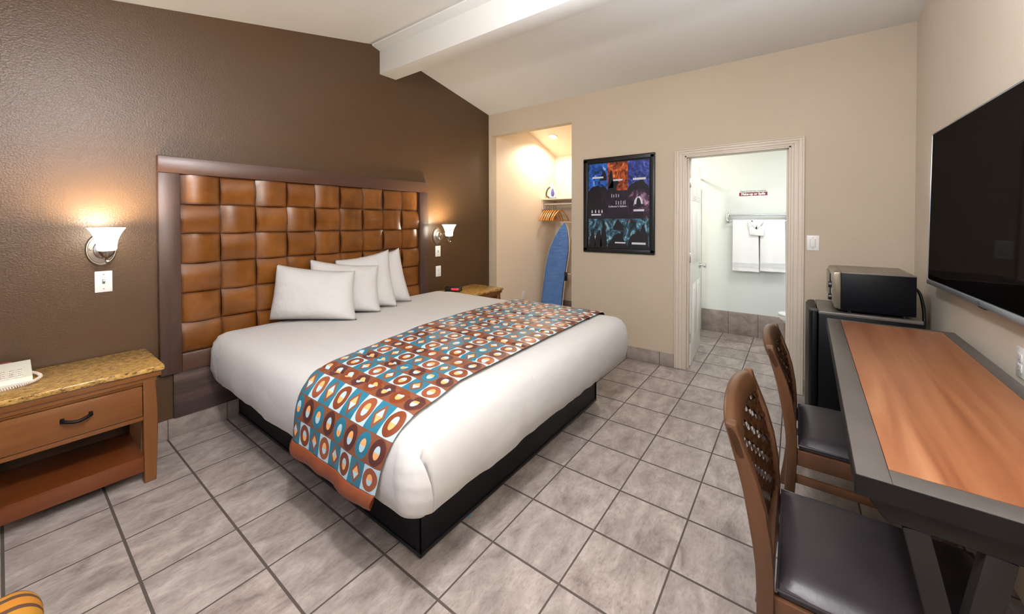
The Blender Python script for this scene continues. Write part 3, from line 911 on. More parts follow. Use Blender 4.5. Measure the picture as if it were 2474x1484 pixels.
# ------------------------------------------------------------------ switches and outlets
def plate(name, label, cat, loc, rz, kind, wh=(.074, .122), group=None):
    t = thing(name, label, cat, loc, group, rz)       # local: faces -y
    w, h = wh
    bm = new(); box(bm, (-w/2, -.006, -h/2), (w/2, 0, h/2), .003); put('cover_plate', bm, M['plastic_white'], t, True)
    if kind == 'toggle':
        bm = new(); box(bm, (-.006, -.0072, -.013), (.006, -.005, .013)); put('toggle_slot', bm, M['plastic_shadow'], t, True)
        bm = new(); obox(bm, (0, -.012, .005), (.008, .016, .009), Euler((-.5, 0, 0)).to_matrix(), .002); put('toggle', bm, M['plastic_white'], t, True)
    elif kind == 'rocker':
        bm = new(); box(bm, (-.018, -.0075, -.034), (.018, -.005, .034), .001); put('rocker_bezel', bm, M['trim'], t, True)
        bm = new(); obox(bm, (0, -.008, 0), (.031, .006, .062), Euler((.06, 0, 0)).to_matrix(), .002); put('rocker', bm, M['plastic_white'], t, True)
    else:
        bm = new()
        for z in (-.02, .02):
            for x in (-.007, .006): box(bm, (x-.0012, -.0085, z-.002), (x+.0012, -.007, z+.008))
            lathe(bm, [(0, .007), (.003, .007), (.003, .0085), (0, .0085)], (0, 0, z-.009), 'y', 10)
        sl = bm
        bm = new()
        for z in (-.02, .02): box(bm, (-.017, -.008, z-.0145), (.017, -.005, z+.0145), .004)
        so = put_each('socket', bm, M['plastic_white'], t, True)
        sl.verts.ensure_lookup_table()
        for k, sgn in ((0, -1), (1, 1)):
            b2 = sl.copy(); bmesh.ops.delete(b2, geom=[v for v in b2.verts if v.co.z*sgn < 0], context='VERTS'); put('socket_slot', b2, M['plastic_shadow'], so[k], True)
        sl.free()
    bm = new()
    for z in ((-.042, .042) if kind != 'outlet' else (0,)): lathe(bm, [(0, .005), (.003, .005), (.003, .0068), (0, .0072)], (0, 0, z), 'y', 8)
    put_each('plate_screw', bm, M['plastic_shadow'], t, True)
    return t
plate('light_switch', 'white toggle switch plate under the sconce above the telephone', 'light switch', (-3.612, 0, 1.07), 0, 'toggle', (.074, .125), 'toggle switches under the sconces')
plate('light_switch', 'white toggle switch plate under the sconce beside the closet recess', 'light switch', (-.928, 0, 1.085), 0, 'toggle', (.078, .122), 'toggle switches under the sconces')
plate('wall_outlet', 'white duplex outlet on brown wall above clock radio', 'outlet', (-.923, 0, .855), 0, 'outlet', (.078, .122))
plate('light_switch', 'white rocker switch on beige wall between bathroom doorway and microwave', 'light switch', (0, -3.381, 1.245), -PI/2, 'rocker', (.08, .122))
plate('wall_outlet', 'white duplex outlet low on closet recess wall', 'outlet', (.745, -.05, .335), 0, 'outlet', (.07, .115))
plate('wall_outlet', 'white duplex outlet on wall above desk under television', 'outlet', (-1.668, -3.95, .888), PI, 'outlet', (.074, .115))

# ------------------------------------------------------------------ framed poster
po = thing('framed_poster', 'black framed dark poster of nine small pictures on beige wall', 'poster', (0, -1.768, 1.087))
Y0, Y1, Z0, Z1 = -1.383, -2.153, 1.087, 2.112
bm = new(); fw = .05
def frame_bar(a, b_, c, d):
    box(bm, (-.028, a, c), (-.001, b_, d), .008, 3)
frame_bar(Y0, Y1, Z0, Z0+fw); frame_bar(Y0, Y1, Z1-fw, Z1)
frame_bar(Y0, Y0-fw, Z0+.01, Z1-.01); frame_bar(Y1, Y1+fw, Z0+.01, Z1-.01)
put('frame', bm, M['poster_frame'], po)
bm = new(); box(bm, (-.012, Y0-.03, Z0+.03), (-.002, Y1+.03, Z1-.03)); put('mat_board', bm, M['print_ink'], po)
bm = new(); lay = []
px0, px1 = Y0-fw-.008, Y1+fw+.008; pz1, pz0 = Z1-fw-.012, Z0+fw+.015
mats = [M[k] for k in ('print_blue', 'print_fire', 'print_violet', 'print_dark', 'print_dark', 'print_glow', 'print_teal', 'print_teal', 'print_teal', 'print_ink', 'print_pale')]
def pane(c, r, mi, u0=0, u1=1, v0=0, v1=1, x=-.0128):
    w = (px1-px0)/3; h = (pz0-pz1)/3
    ya, yb = px0+w*(c+u0), px0+w*(c+u1); za, zb_ = pz1+h*(r+v0), pz1+h*(r+v1)
    f = bm.faces.new([bm.verts.new(p) for p in ((x, ya, za), (x, yb, za), (x, yb, zb_), (x, ya, zb_))]); f.material_index = mi
def blob(c, r, mi, u, v, ru, rv, x=-.0131, n=14, sharp=0.):
    w = (px1-px0)/3; h = (pz0-pz1)/3
    pts = []
    for k in range(n):
        t = 2*PI*k/n; q = 1+sharp*math.sin(3*t+c+r)
        pts.append((x, px0+w*(c+u+ru*q*math.cos(t)), pz1+h*(r+v+rv*q*math.sin(t))))
    f = bm.faces.new([bm.verts.new(p) for p in pts]); f.material_index = mi
for r in range(3):
    for c in range(3): pane(c, r, r*3+c)
# plain abstract shapes: dark ragged ridges, soft patches and pale strokes
def ridge(c, r, mi, v0, amp, seed, u0=0., u1=1., vb=1., x=-.0131, n=22):
    w = (px1-px0)/3; h = (pz0-pz1)/3
    top = []
    for k in range(n+1):
        u = u0+(u1-u0)*k/n; e_ = math.sin(PI*k/n)**.5
        v = vb-(vb-v0)*e_*(1+amp*noise.noise(Vector((u*5+seed, seed*3.1, 0))))
        top.append((x, px0+w*(c+u), pz1+h*(r+min(max(v, .02), .98))))
    f = bm.faces.new([bm.verts.new(p) for p in top+[(x, px0+w*(c+u1), pz1+h*(r+vb)), (x, px0+w*(c+u0), pz1+h*(r+vb))][:0 if vb >= 1 and False else 2]]); f.material_index = mi
ridge(0, 0, 9, .8, .5, 1.3); ridge(0, 0, 9, .3, .5, 2.2, .6, .95, .62); pane(0, 0, 10, .2, .78, .47, .53, -.0135)
ridge(1, 0, 9, .62, .5, 3.7); ridge(1, 0, 1, .7, .4, 4.1, .45, .98, 1, -.0134); ridge(1, 0, 9, .2, .5, 8.1, .02, .3, .9); pane(1, 0, 10, .28, .74, .6, .66, -.0137)
ridge(2, 0, 9, .7, .6, 5.9); pane(2, 0, 10, .25, .85, .6, .67, -.0135)
for k, u in enumerate((.04, .26, .5, .72)): ridge(0, 1, 9, .2+.06*(k % 2), .5, k+6.3, u, u+.24, .78)
for u in (.16, .34, .52, .68): ridge(0, 1, 10, .66, .3, u*9, u, u+.07, .78, -.0136, 8)
pane(0, 1, 10, .15, .66, .82, .88, -.0136)
for k, u in enumerate((.2, .3, .42, .54)): pane(1, 1, 10, u, u+.03, .12+.02*(k % 2), .24, -.0132)
for k, u in enumerate((.42, .54, .66, .78, .86)): pane(1, 1, 10, u, u+.03, .36+.02*(k % 2), .5, -.0132)
for v in (.86, .89, .92, .95): pane(1, 1, 3, .12, .46, v, v+.012, -.0132); pane(1, 1, 3, .54, .9, v, v+.012, -.0132)
ridge(2, 1, 10, .22, .3, 3.3, .3, .72, .5); ridge(2, 1, 9, .26, .4, 7.7, .4, .64, .6, -.0135); ridge(2, 1, 9, .3, .5, 9.7, .02, .28, .62, -.0135); pane(2, 1, 10, .28, .78, .68, .75, -.0136)
for k, u in enumerate((.02, .34, .62)): ridge(0, 2, 9, .4-.05*k, .6, k*2.3+1, u, u+.36)
ridge(1, 2, 9, .62, .5, 4.4); ridge(1, 2, 9, .08, .4, 2.9, .28, .82, .4); ridge(1, 2, 9, .4, .5, 6.9, .62, .82, .62, -.0134); pane(1, 2, 10, .38, .9, .82, .87, -.0138)
ridge(2, 2, 9, .5, .6, 9.1); ridge(2, 2, 9, .28, .5, 5.1, .5, .98, .9, -.0134); pane(2, 2, 1, .05, .3, .06, .1, -.0136); pane(2, 2, 10, .2, .85, .82, .89, -.0138)
bmesh.ops.recalc_face_normals(bm, faces=bm.faces)
put('print', bm, mats, po, recalc=True)
text('caption', "Collector's Edition", .026, M['print_pale'], po, (-.0135, -1.768, 1.582), EAST, off=.0005)

# ------------------------------------------------------------------ closet recess contents
cs = thing('closet_shelf', 'cream shelf with hanger rail in the closet recess', 'shelf', (1.47, -.6, 1.765))
bm = new(); box(bm, (1.25, -1.298, 1.765), (1.698, -.052, 1.785), .003); put('shelf_board', bm, M['cream_metal'], cs)
bm = new(); prism(bm, [(1.26, 1.765), (1.26, 1.62), (1.698, 1.62), (1.698, 1.765)], 'xz', -.068, -.052, .002); box(bm, (1.68, -1.298, 1.66), (1.698, -.07, 1.765), .003)
put('cleat', bm, M['cream_metal'], cs)
bm = new(); tube(bm, [(1.32, -.068, 1.70), (1.32, -1.298, 1.70)], .014, 14); put('hanger_rail', bm, M['cream_metal'], cs)
def hanger():
    t = thing('coat_hanger', 'wooden coat hanger on closet rail', 'coat hanger', (1.32, -.1, 1.70), 'wooden hangers on the closet rail')
    bm = new()
    for sx in (-1, 1):
        tube(bm, catmull([(0, 0, -.10), (sx*.05, 0, -.108), (sx*.12, 0, -.155), (sx*.18, 0, -.215), (sx*.21, 0, -.262)], 6), [.009]*25, 8)
    for v in bm.verts: v.co.z = v.co.z+ (v.co.z+.15)*.0
    put('hanger_body', bm, M['hanger_wood'], t, True)
    bm = new(); tube(bm, [(-.2, 0, -.255), (.2, 0, -.255)], .006, 8); put('trouser_bar', bm, M['hanger_wood'], t, True)
    bm = new(); tube(bm, catmull([(0, 0, -.095), (0, 0, -.05), (.0, 0, -.03), (.019, 0, -.008), (.012, 0, .014), (-.006, 0, .019), (-.019, 0, .004)], 6), .0026, 6)
    put('hook', bm, M['chrome'], t, True)
    return t
h0 = hanger(); base_h = h0
HY = [(-.095, 'wooden coat hanger at the closed end of the rail, against the closet wall', 2), (-.135, 'second wooden coat hanger out from the closet wall', 1), (-.172, 'third wooden coat hanger out from the closet wall', 2),
      (-.21, 'fourth wooden coat hanger out from the closet wall', 3), (-.25, 'fifth wooden coat hanger out from the closet wall', 1), (-.295, 'sixth wooden coat hanger out from the closet wall', 2), (-.36, 'outermost wooden coat hanger, hanging askew above the blue ironing board', -9)]
for i, (y, lb, a) in enumerate(HY):
    h = h0 if i == 0 else copy_tree(base_h)
    h.location = (1.32, y, 1.70); h.rotation_euler = (0, 0, math.radians(a)); h['label'] = lb

ir = thing('clothes_iron', 'white and violet steam iron standing upright on closet shelf', 'iron', (1.40, -.165, 1.786), rz=math.radians(-60))
bm = new()   # local: stands on its heel, tip up, sole towards +x, seen from -y
prism(bm, [(-.05, .014), (.058, .014), (.05, .06), (.03, .15), (.004, .238), (-.012, .236), (-.024, .19), (-.03, .15), (-.044, .12), (-.052, .06)], 'xz', -.045, .045, .014, 3)
put('iron_body', bm, M['iron_white'], ir, True)
bm = new(); prism(bm, [(.062, .012), (.073, .014), (.012, .252), (.001, .247)], 'xz', -.05, .05, .003, 1); put('soleplate', bm, M['chrome'], ir, True)
bm = new(); prism(bm, [(-.012, .035), (.022, .035), (.034, .08), (.02, .14), (.004, .17), (-.016, .13), (-.024, .08)], 'xz', -.052, .052, .008, 3); put('water_tank', bm, M['iron_violet'], ir, True)
bm = new(); tube(bm, catmull([(-.045, 0, .03), (-.088, 0, .045), (-.094, 0, .10), (-.07, 0, .16), (-.035, 0, .19)], 6), .012, 10); put('handle', bm, M['iron_dark'], ir, True)
bm = new(); box(bm, (-.07, -.04, .0), (.07, .04, .018), .006); put('heel_rest', bm, M['iron_dark'], ir, True)

ib = thing('ironing_board', 'blue covered ironing board leaning upright in closet recess', 'ironing board', (1.15, -.30, 0))
def brd(u, v):      # u across -1..1, v 0..1 tail to nose ; board plane leans back and sideways
    w = .178 if v < .58 else .178*(1-((v-.58)/.42)**1.9)**.78 if v < 1 else 0
    w = max(w, .012)
    z = .02+1.385*v
    cy = -.295-.135*v*v+.0*v
    x = 1.12+.20*v
    return x, cy-u*w*1.0, z
bm = new()
def bsurf(u, v, sgn):
    uu = 2*u-1; x, y, z = brd(uu, v)
    th = .016*(1-abs(uu)**6)**.5*(1 if sgn > 0 else -.3)
    rip = .004*noise.noise(Vector((uu*1.3, v*26, 0)))*(1.2-v)+.002*noise.noise(Vector((uu*9, v*9, 3)))
    return Vector((x-th-rip, y, z))
grid(bm, 24, 60, lambda u, v: bsurf(u, v, 1)); grid(bm, 24, 60, lambda u, v: bsurf(u, v, -1))
bmesh.ops.remove_doubles(bm, verts=bm.verts, dist=.001)
put('board_cover', bm, M['blue_cloth'], ib, sharp=180)
bm = new(); rim = []
for k in range(40):
    v = k/40; x, y, z = brd(1.04, v); rim.append((x+.012, y, z))
for k in range(40, -1, -1):
    v = k/40; x, y, z = brd(-1.04, v); rim.append((x+.012, y, z))
tube(bm, rim, .005, 6, True); put('board_rim', bm, M['cream_metal'], ib)
bm = new()
tube(bm, [(1.42, -.30, 1.41), (1.42, -.56, 1.41)], .012, 10)
tube(bm, [(1.42, -.53, 1.40), (1.33, -.36, .55)], .011, 10); tube(bm, [(1.42, -.33, 1.40), (1.33, -.3, .4)], .011, 10)
tube(bm, [(1.28, -.30, .62), (1.28, -.56, .62)], .011, 10); tube(bm, [(1.28, -.42, .62), (1.36, -.4, 1.2)], .011, 10)
put_each('folded_leg', bm, M['cream_metal'], ib)
bm = new(); box(bm, (1.405, -.58, 1.39), (1.44, -.555, 1.43), .006); box(bm, (1.2, -.515, .52), (1.26, -.47, .66), .012); put_each('foot_cap', bm, M['black_plastic'], ib)

dl = thing('ceiling_downlight', 'round recessed downlight glowing in the closet recess ceiling', 'ceiling light', (1.11, -.343, zc(1.11)))
tilt = math.atan(.33)
bm = new(); lathe(bm, [(.052, -.004), (.07, -.006), (.074, -.001), (.074, .0)], (0, 0, 0), 'z', 32, cap=False)
bmesh.ops.rotate(bm, cent=(0, 0, 0), matrix=Matrix.Rotation(tilt, 3, 'Y'), verts=bm.verts); put('trim_ring', bm, M['white_paint'], dl, True)
bm = new(); lathe(bm, [(0, -.003), (.053, -.003), (.053, -.001), (0, -.001)], (0, 0, 0), 'z', 32)
bmesh.ops.rotate(bm, cent=(0, 0, 0), matrix=Matrix.Rotation(tilt, 3, 'Y'), verts=bm.verts); put('lens', bm, M['lamp_disc'], dl, True)

# ------------------------------------------------------------------ bathroom contents
tb = thing('towel_rail', 'chrome double towel rail on white bathroom wall', 'towel rail', (1.62, -2.89, 1.47))
bm = new(); tube(bm, [(1.565, -2.595, 1.50), (1.565, -3.19, 1.50)], .009, 12); put('rail', bm, M['chrome'], tb)
bm = new(); tube(bm, [(1.535, -2.595, 1.425), (1.535, -3.19, 1.425)], .008, 12); put('rail', bm, M['chrome'], tb)
for y in (-2.59, -3.195):
    bm = new(); box(bm, (1.605, y-.016, 1.41), (1.62, y+.016, 1.535), .005)
    prism(bm, [(1.61, 1.53), (1.55, 1.515), (1.545, 1.48), (1.52, 1.44), (1.52, 1.405), (1.55, 1.405), (1.61, 1.43)], 'xz', y-.011, y+.011, .004)
    put('bracket', bm, M['chrome'], tb)
def bath_towel(label, y0, y1, zb_, skew):
    t = thing('bath_towel', label, 'towel', (1.53, (y0+y1)/2, zb_), 'two white bath towels')
    bm = new()
    cross = [(1.512, zb_), (1.508, zb_+.2), (1.512, 1.38), (1.52, 1.425), (1.535, 1.439), (1.552, 1.427), (1.562, 1.38), (1.566, zb_+.1)]
    cr = catmull([(x, 0, z) for x, z in cross], 8)
    def f(u, v):
        p = cr[min(int(round(u*(len(cr)-1))), len(cr)-1)]; front = u < .5
        y = y0+(y1-y0)*v+skew*(1.44-p.z)*(v-.2)
        k = .016*math.sin(v*9+1+y*3)*(1.45-p.z)+.008*noise.noise(Vector((y*14, p.z*2.5, 0)))
        return Vector((p.x-(k if front else 0), y, p.z))
    grid(bm, len(cr)-1, 40, f)
    put('towel_cloth', bm, M['towel'], t, sharp=180)
    bm = new()
    for zz in (.095, .075, .052):
        grid(bm, 1, 20, lambda u, v: Vector((1.498-.016*math.sin(v*9+1+(y0+(y1-y0)*v)*3)*(1.45-zb_-zz), y0+(y1-y0)*v+skew*(1.44-zb_-zz)*(v-.2), zb_+zz+u*.008)))
    bmesh.ops.solidify(bm, geom=bm.faces[:], thickness=.004)
    put('woven_band', bm, M['towel'], t)
bath_towel('white bath towel on chrome rail, closer to the open door', -2.652, -2.915, .815, -.02)
bath_towel('white bath towel on chrome rail, closer to the toilet', -2.935, -3.17, .83, -.02)
wc = thing('washcloth', 'small white washcloth folded into a fan over both towels', 'washcloth', (1.49, -2.905, 1.26))
bm = new()
prism(bm, [(-2.83, 1.26), (-2.97, 1.245), (-2.985, 1.36), (-2.82, 1.37)], 'yz', 1.478, 1.502, .008, 2)
put('pocket', bm, M['towel'], wc)
bm = new()
for k in range(6):
    a = -.55+.2*k
    prism(bm, [(-2.90-.012, 1.33), (-2.90+.012, 1.33), (-2.90-math.sin(a)*.13+.02, 1.34+math.cos(a)*.105), (-2.90-math.sin(a)*.13-.02, 1.34+math.cos(a)*.095)], 'yz', 1.468+.004*(k % 2), 1.484+.004*(k % 2), .004, 1)
prism(bm, [(-2.81, 1.43), (-2.87, 1.44), (-2.855, 1.36), (-2.82, 1.35)], 'yz', 1.472, 1.49, .006, 2)
put('fan_pleat', bm, M['towel'], wc)
sg = thing('wall_sign', 'maroon and grey lettered towel notice on white bathroom wall', 'sign', (1.62, -2.852, 1.735))
bm = new(); box(bm, (1.6185, -2.706, 1.735), (1.6199, -2.997, 1.778)); put('band', bm, M['maroon'], sg)
text('band_lettering', 'Make-up or Spills', .038, M['white_vinyl'], sg, (1.618, -2.852, 1.7565), EAST, off=.0012, sx=.93)
text('top_lettering', 'Please Do Not Use Towels for', .022, M['grey_text'], sg, (1.6188, -2.852, 1.793), EAST, off=.0004, sx=.98)

wt = thing('toilet', 'white toilet with closed lid seen past the bathroom door frame', 'toilet', (1.15, -3.5, 0))
def ell(cx, cy, rx, ryf, ryb, z, n=32):
    out = []
    for k in range(n):
        t = 2*PI*k/n; s = math.sin(t)
        out.append(Vector((cx+rx*math.cos(t), cy+(ryf if s > 0 else ryb)*s, z)))
    return out
def loft(bm, rings):
    R_ = [[bm.verts.new(p) for p in r] for r in rings]; n = len(R_[0])
    for A, B in zip(R_, R_[1:]):
        for k in range(n): bm.faces.new((A[k], A[(k+1) % n], B[(k+1) % n], B[k]))
    bm.faces.new(list(reversed(R_[0]))); bm.faces.new(R_[-1])
bm = new(); loft(bm, [ell(1.15, -3.46, .12, .14, .2, 0), ell(1.15, -3.46, .115, .13, .2, .05), ell(1.15, -3.44, .105, .12, .2, .14), ell(1.15, -3.42, .13, .17, .2, .24), ell(1.15, -3.41, .165, .24, .22, .33), ell(1.15, -3.4, .182, .268, .22, .375), ell(1.15, -3.4, .178, .262, .22, .39)])
put('bowl', bm, M['porcelain'], wt)
bm = new(); loft(bm, [ell(1.15, -3.4, .175, .265, .2, .391), ell(1.15, -3.4, .187, .278, .2, .396), ell(1.15, -3.4, .187, .278, .2, .408), ell(1.15, -3.4, .178, .268, .2, .412)]); put('seat', bm, M['porcelain'], wt)
bm = new(); loft(bm, [ell(1.15, -3.4, .178, .27, .2, .414), ell(1.15, -3.4, .187, .28, .2, .418), ell(1.15, -3.4, .186, .278, .2, .43), ell(1.15, -3.4, .16, .245, .18, .44)]); put('lid', bm, M['porcelain'], wt)
bm = new(); box(bm, (.93, -3.93, .38), (1.37, -3.72, .74), .03, 3); box(bm, (.92, -3.94, .74), (1.38, -3.71, .775), .012, 3); put('tank', bm, M['porcelain'], wt)

tu = thing('bathtub', 'white bathtub glimpsed through the gap behind the open door', 'bathtub', (.86, -1.85, 0))
bm = new(); box(bm, (.11, -2.24, 0), (1.61, -2.16, .5), .02, 3); box(bm, (.11, -1.5, 0), (1.61, -1.43, .5), .02, 3); box(bm, (.11, -2.2, 0), (.2, -1.45, .5), .02, 3); box(bm, (1.52, -2.2, 0), (1.61, -1.45, .5), .02, 3); box(bm, (.15, -2.2, 0), (1.55, -1.45, .12))
put('tub_shell', bm, M['tub'], tu)
bm = new(); box(bm, (1.6, -2.28, .3), (1.619, -1.43, 1.85), .004); struct('trim_3', bm, M['tub'])
sc_ = thing('shower_curtain', 'lime green patterned shower curtain behind the open door', 'shower curtain', (.8, -2.27, .35))
bm = new(); grid(bm, 90, 10, lambda u, v: Vector((.93+.30*u, -2.285+.022*math.sin(u*40), .35+1.6*v))); put('curtain_cloth', bm, M['lime'], sc_, sharp=180)
bm = new(); tube(bm, [(.11, -2.285, 1.97), (1.61, -2.285, 1.97)], .011, 10); put('curtain_rod', bm, M['chrome'], sc_)

# ------------------------------------------------------------------ desk
DA = math.atan2(.037, 1.76)
dk = thing('desk', 'long desk with brown veneer top and grey border on black trestles', 'desk', (-1.078, -3.418, 0), rz=PI-DA)
# local: +x runs towards the camera along the wall, +y towards the TV wall is -y after the half turn -> use ys = -y
DL, DW, DZ = 1.76, .489, .86
yy = lambda a: a                         # 0 at the front edge, DW at the wall
bm = new()
bw = .058
box(bm, (0, 0, DZ-.044), (DL, bw, DZ), .002); box(bm, (0, DW-.045, DZ-.044), (DL, DW, DZ), .002)
box(bm, (0, bw, DZ-.044), (.03, DW-.045, DZ), .002); box(bm, (DL-.062, bw, DZ-.044), (DL, DW-.045, DZ), .002)
put('border', bm, M['desk_edge'], dk, True)
bm = new(); box(bm, (.031, bw+.001, DZ-.03), (DL-.063, DW-.046, DZ-.0006)); put('veneer_top', bm, M['desk_top'], dk, True)
bm = new()
box(bm, (-.002, -.002, DZ-.045), (DL+.002, .0005, DZ-.002)); box(bm, (DL-.0005, -.002, DZ-.045), (DL+.002, DW, DZ-.002)); box(bm, (-.002, -.002, DZ-.045), (.0005, DW, DZ-.002))
put('edge_band', bm, M['desk_side'], dk, True)
for x in (.02, DL-.062):
    bm = new(); prism(bm, [(.012, DZ-.044), (.05, DZ-.096), (DW-.05, DZ-.096), (DW-.015, DZ-.044)], 'yz', x, x+.042, .003, 1)
    tr = put('trestle_rail', bm, M['desk_leg'], dk, True)
    for (ya, yb, x2, w2) in ((.096, .245, 0, .042), (.212, .097, .0, .042)):
        bm = new(); bar(bm, (x+.021+x2, ya, DZ-.094), (x+.021+x2, yb, .045), w2, .04, (1, 0, 0), .003); put('leg', bm, M['desk_leg'], dk, True)
    bm = new(); box(bm, (x-.006, .0, .008), (x+.048, DW-.06, .05), .004); put('foot_rail', bm, M['desk_leg'], dk, True)
    bm = new()
    for y in (.02, DW-.09): lathe(bm, [(0, 0), (.02, 0), (.02, .009), (0, .009)], (x+.021, y+.02, 0), 'z', 14)
    put_each('glide', bm, M['silver'], dk, True)
bm = new(); box(bm, (.05, .41, .62), (DL-.05, .43, .76), .003); put('modesty_panel', bm, M['desk_leg'], dk, True)

# ------------------------------------------------------------------ chairs
def chair():
    t = thing('dining_chair', 'woven back dining chair with dark leather seat at the free end of the desk', 'chair', (-2.515, -3.45, 0), 'woven back chairs at the desk')
    # local: x across, +y behind the sitter ; origin between the feet
    rear = [(.334, .862), (.318, .80), (.302, .743), (.29, .69), (.279, .628), (.268, .56), (.260, .494), (.257, .42), (.257, .36), (.262, .25), (.275, .12), (.292, 0)]
    front = [(.255, 0), (.236, .12), (.225, .25), (.219, .36), (.218, .47), (.224, .56), (.237, .646), (.257, .722), (.281, .789), (.30, .84), (.306, .862)]
    for sx in (-1, 1):
        bm = new()
        prism(bm, rear+front, 'yz', sx*.238-.019, sx*.238+.019, .005, 2)
        put('back_post', bm, M['chair_wood'], t, True)
    yc = lambda z: interp([(0.36, .238), (.47, .239), (.56, .246), (.646, .258), (.722, .274), (.789, .297), (.862, .324), (.95, .35)], z)
    # arched top rail
    bm = new()
    def rail(u, v):
        x = -.257+.514*u; c = 1-(2*u-1)**2
        zt = .852+.034*c; zb_ = .775+.036*c**.6
        a = 2*PI*v
        z = (zt+zb_)/2+(zt-zb_)/2*math.sin(a); th = .021*(1-abs(2*u-1)**12*.5)
        y = yc(z)+.012*c+th*math.copysign(abs(math.cos(a))**.6, math.cos(a))
        return Vector((x, y, z))
    grid(bm, 24, 20, rail)
    bmesh.ops.remove_doubles(bm, verts=bm.verts, dist=.0004)
    bm.verts.ensure_lookup_table()
    bmesh.ops.holes_fill(bm, edges=[e_ for e_ in bm.edges if e_.is_boundary], sides=0)
    put('top_rail', bm, M['chair_wood'], t, True, sharp=60)
    # woven straps: checker of strips bulging over each other, with slits between
    bm = new(); nc, nr = 8, 10
    xa, xb, za, zb_ = -.219, .219, .462, .80
    cw_, ch_ = (xb-xa)/nc, (zb_-za)/nr
    def place(x, z, h):
        return Vector((x, yc(z)+.012*(1-(2*(x-xa)/(xb-xa)-1)**2)-.003-h, z))
    for c in range(nc):
        def f(u, v, c=c):
            return place(xa+cw_*(c+.11+.78*u), za+(zb_-za)*v, .0075*math.cos(PI*(v*nr-.5+c)))
        grid(bm, 2, nr*6, f)
    for r in range(nr):
        def f(u, v, r=r):
            return place(xa+(xb-xa)*u, za+ch_*(r+.12+.76*v), .0075*math.cos(PI*(u*nc-.5+r+1)))
        grid(bm, nc*6, 2, f)
    bmesh.ops.solidify(bm, geom=bm.faces[:], thickness=.004)
    put('woven_back', bm, M['weave'], t, True, sharp=50)
    bm = new(); box(bm, (-.219, .222, .425), (.219, .245, .468), .004); put('lower_rail', bm, M['chair_wood'], t, True)
    bm = new()
    def seat(u, v):
        x = -.235+.47*u; y = -.235+.445*v
        d = min(u, 1-u, v, 1-v); h = .448+.026*min(1, (d/.09))**.5*1.0
        h += .008*math.sin(PI*u)*math.sin(PI*v)
        return Vector((x*(1 if v < .8 else 1-.06*(v-.8)/.2), y, h))
    grid(bm, 26, 26, seat)
    box(bm, (-.236, -.236, .428), (.236, .212, .4485), .006)
    put('seat', bm, M['leather'], t, True, sharp=70)
    bm = new()
    tube(bm, [(-.237, -.237, .447), (.237, -.237, .447), (.237, .212, .447), (-.237, .212, .447)], .0045, 8, True); put('seat_piping', bm, M['leather'], t, True)
    bm = new()
    for sx in (-1, 1): box(bm, (sx*.246, -.21, .362), (sx*.222, .222, .428), .003)
    box(bm, (-.22, -.235, .362), (.22, -.212, .428), .003); box(bm, (-.22, .222, .362), (.22, .245, .428), .003)
    put('apron', bm, M['chair_wood'], t, True)
    for sx in (-1, 1):
        bm = new(); prism(bm, [(sx*.252, .428), (sx*.206, .428), (sx*.213, 0), (sx*.247, 0)], 'xz', -.245, -.203, .004, 1); put('front_leg', bm, M['chair_wood'], t, True)
        bm = new(); bar(bm, (sx*.236, -.21, .30), (sx*.236, .23, .30), .018, .034, (0, 0, 1), .003); put('stretcher', bm, M['chair_wood'], t, True)
    return t
c1 = chair()
c2 = copy_tree(c1); c2.location = (-1.655, -3.50, 0)
c2['label'] = 'woven back dining chair with dark leather seat beside the mini fridge'

# ------------------------------------------------------------------ fridge, microwave
FX0, FX1, FZ = -.765, -.30, .84
fr = thing('mini_fridge', 'black mini fridge between desk and door casing, microwave on it', 'fridge', (-.53, -3.6, 0))
bm = new(); box(bm, (FX0, -3.86, .02), (FX1, -3.392, FZ-.022), .004); put('cabinet', bm, M['black_metal'], fr)
bm = new(); box(bm, (FX0-.003, -3.862, FZ-.022), (FX1+.003, -3.39, FZ), .006, 3); put('fridge_lid', bm, M['fridge_top'], fr)
bm = new()
prism(bm, [(FX0, -3.386), (FX0, -3.358), (FX0+.03, -3.343), (FX0+.14, -3.33), (FX1-.14, -3.33), (FX1-.03, -3.343), (FX1, -3.358), (FX1, -3.386)], 'xy', .05, FZ-.004, .006, 2)
put('fridge_door', bm, M['black_metal'], fr)
bm = new(); box(bm, (FX0+.002, -3.392, FZ-.012), (FX0+.07, -3.35, FZ+.003), .003); put('hinge_cover', bm, M['black_plastic'], fr)
bm = new()
for x in (FX0+.04, FX1-.04):
    for y in (-3.42, -3.82): lathe(bm, [(0, 0), (.018, 0), (.015, .022), (0, .022)], (x, y, 0), 'z', 12)
put_each('fridge_foot', bm, M['black_plastic'], fr)

mo = thing('microwave_oven', 'black countertop microwave on top of the mini fridge', 'microwave', (-.51, -3.66, FZ))
UX0, UX1, UY0, UY1, UZ0, UZ1 = -.762, -.262, -3.832, -3.50, FZ+.018, 1.098
bm = new(); box(bm, (UX0, UY0, UZ0), (UX1, UY1, UZ1-.004), .004); put('case', bm, M['black_metal'], mo)
bm = new(); box(bm, (UX0-.001, UY0-.001, UZ1-.006), (UX1+.001, UY1, UZ1), .002); put('case_lid', bm, M['mw_case_top'], mo)
bm = new(); prism(bm, [(UY1, UZ0+.004), (UY1+.03, UZ0+.012), (UY1+.042, UZ0+.05), (UY1+.042, UZ1-.03), (UY1+.034, UZ1-.004), (UY1, UZ1)], 'yz', UX0, UX1, .004, 2); put('front_panel', bm, M['mw_front'], mo)
bm = new(); prism(bm, [(UY1+.042, UZ0+.045), (UY1+.046, UZ0+.05), (UY1+.046, UZ1-.03), (UY1+.042, UZ1-.026)], 'yz', UX0+.13, UX1-.01, .001, 1); put('oven_door', bm, M['black_gloss'], mo)
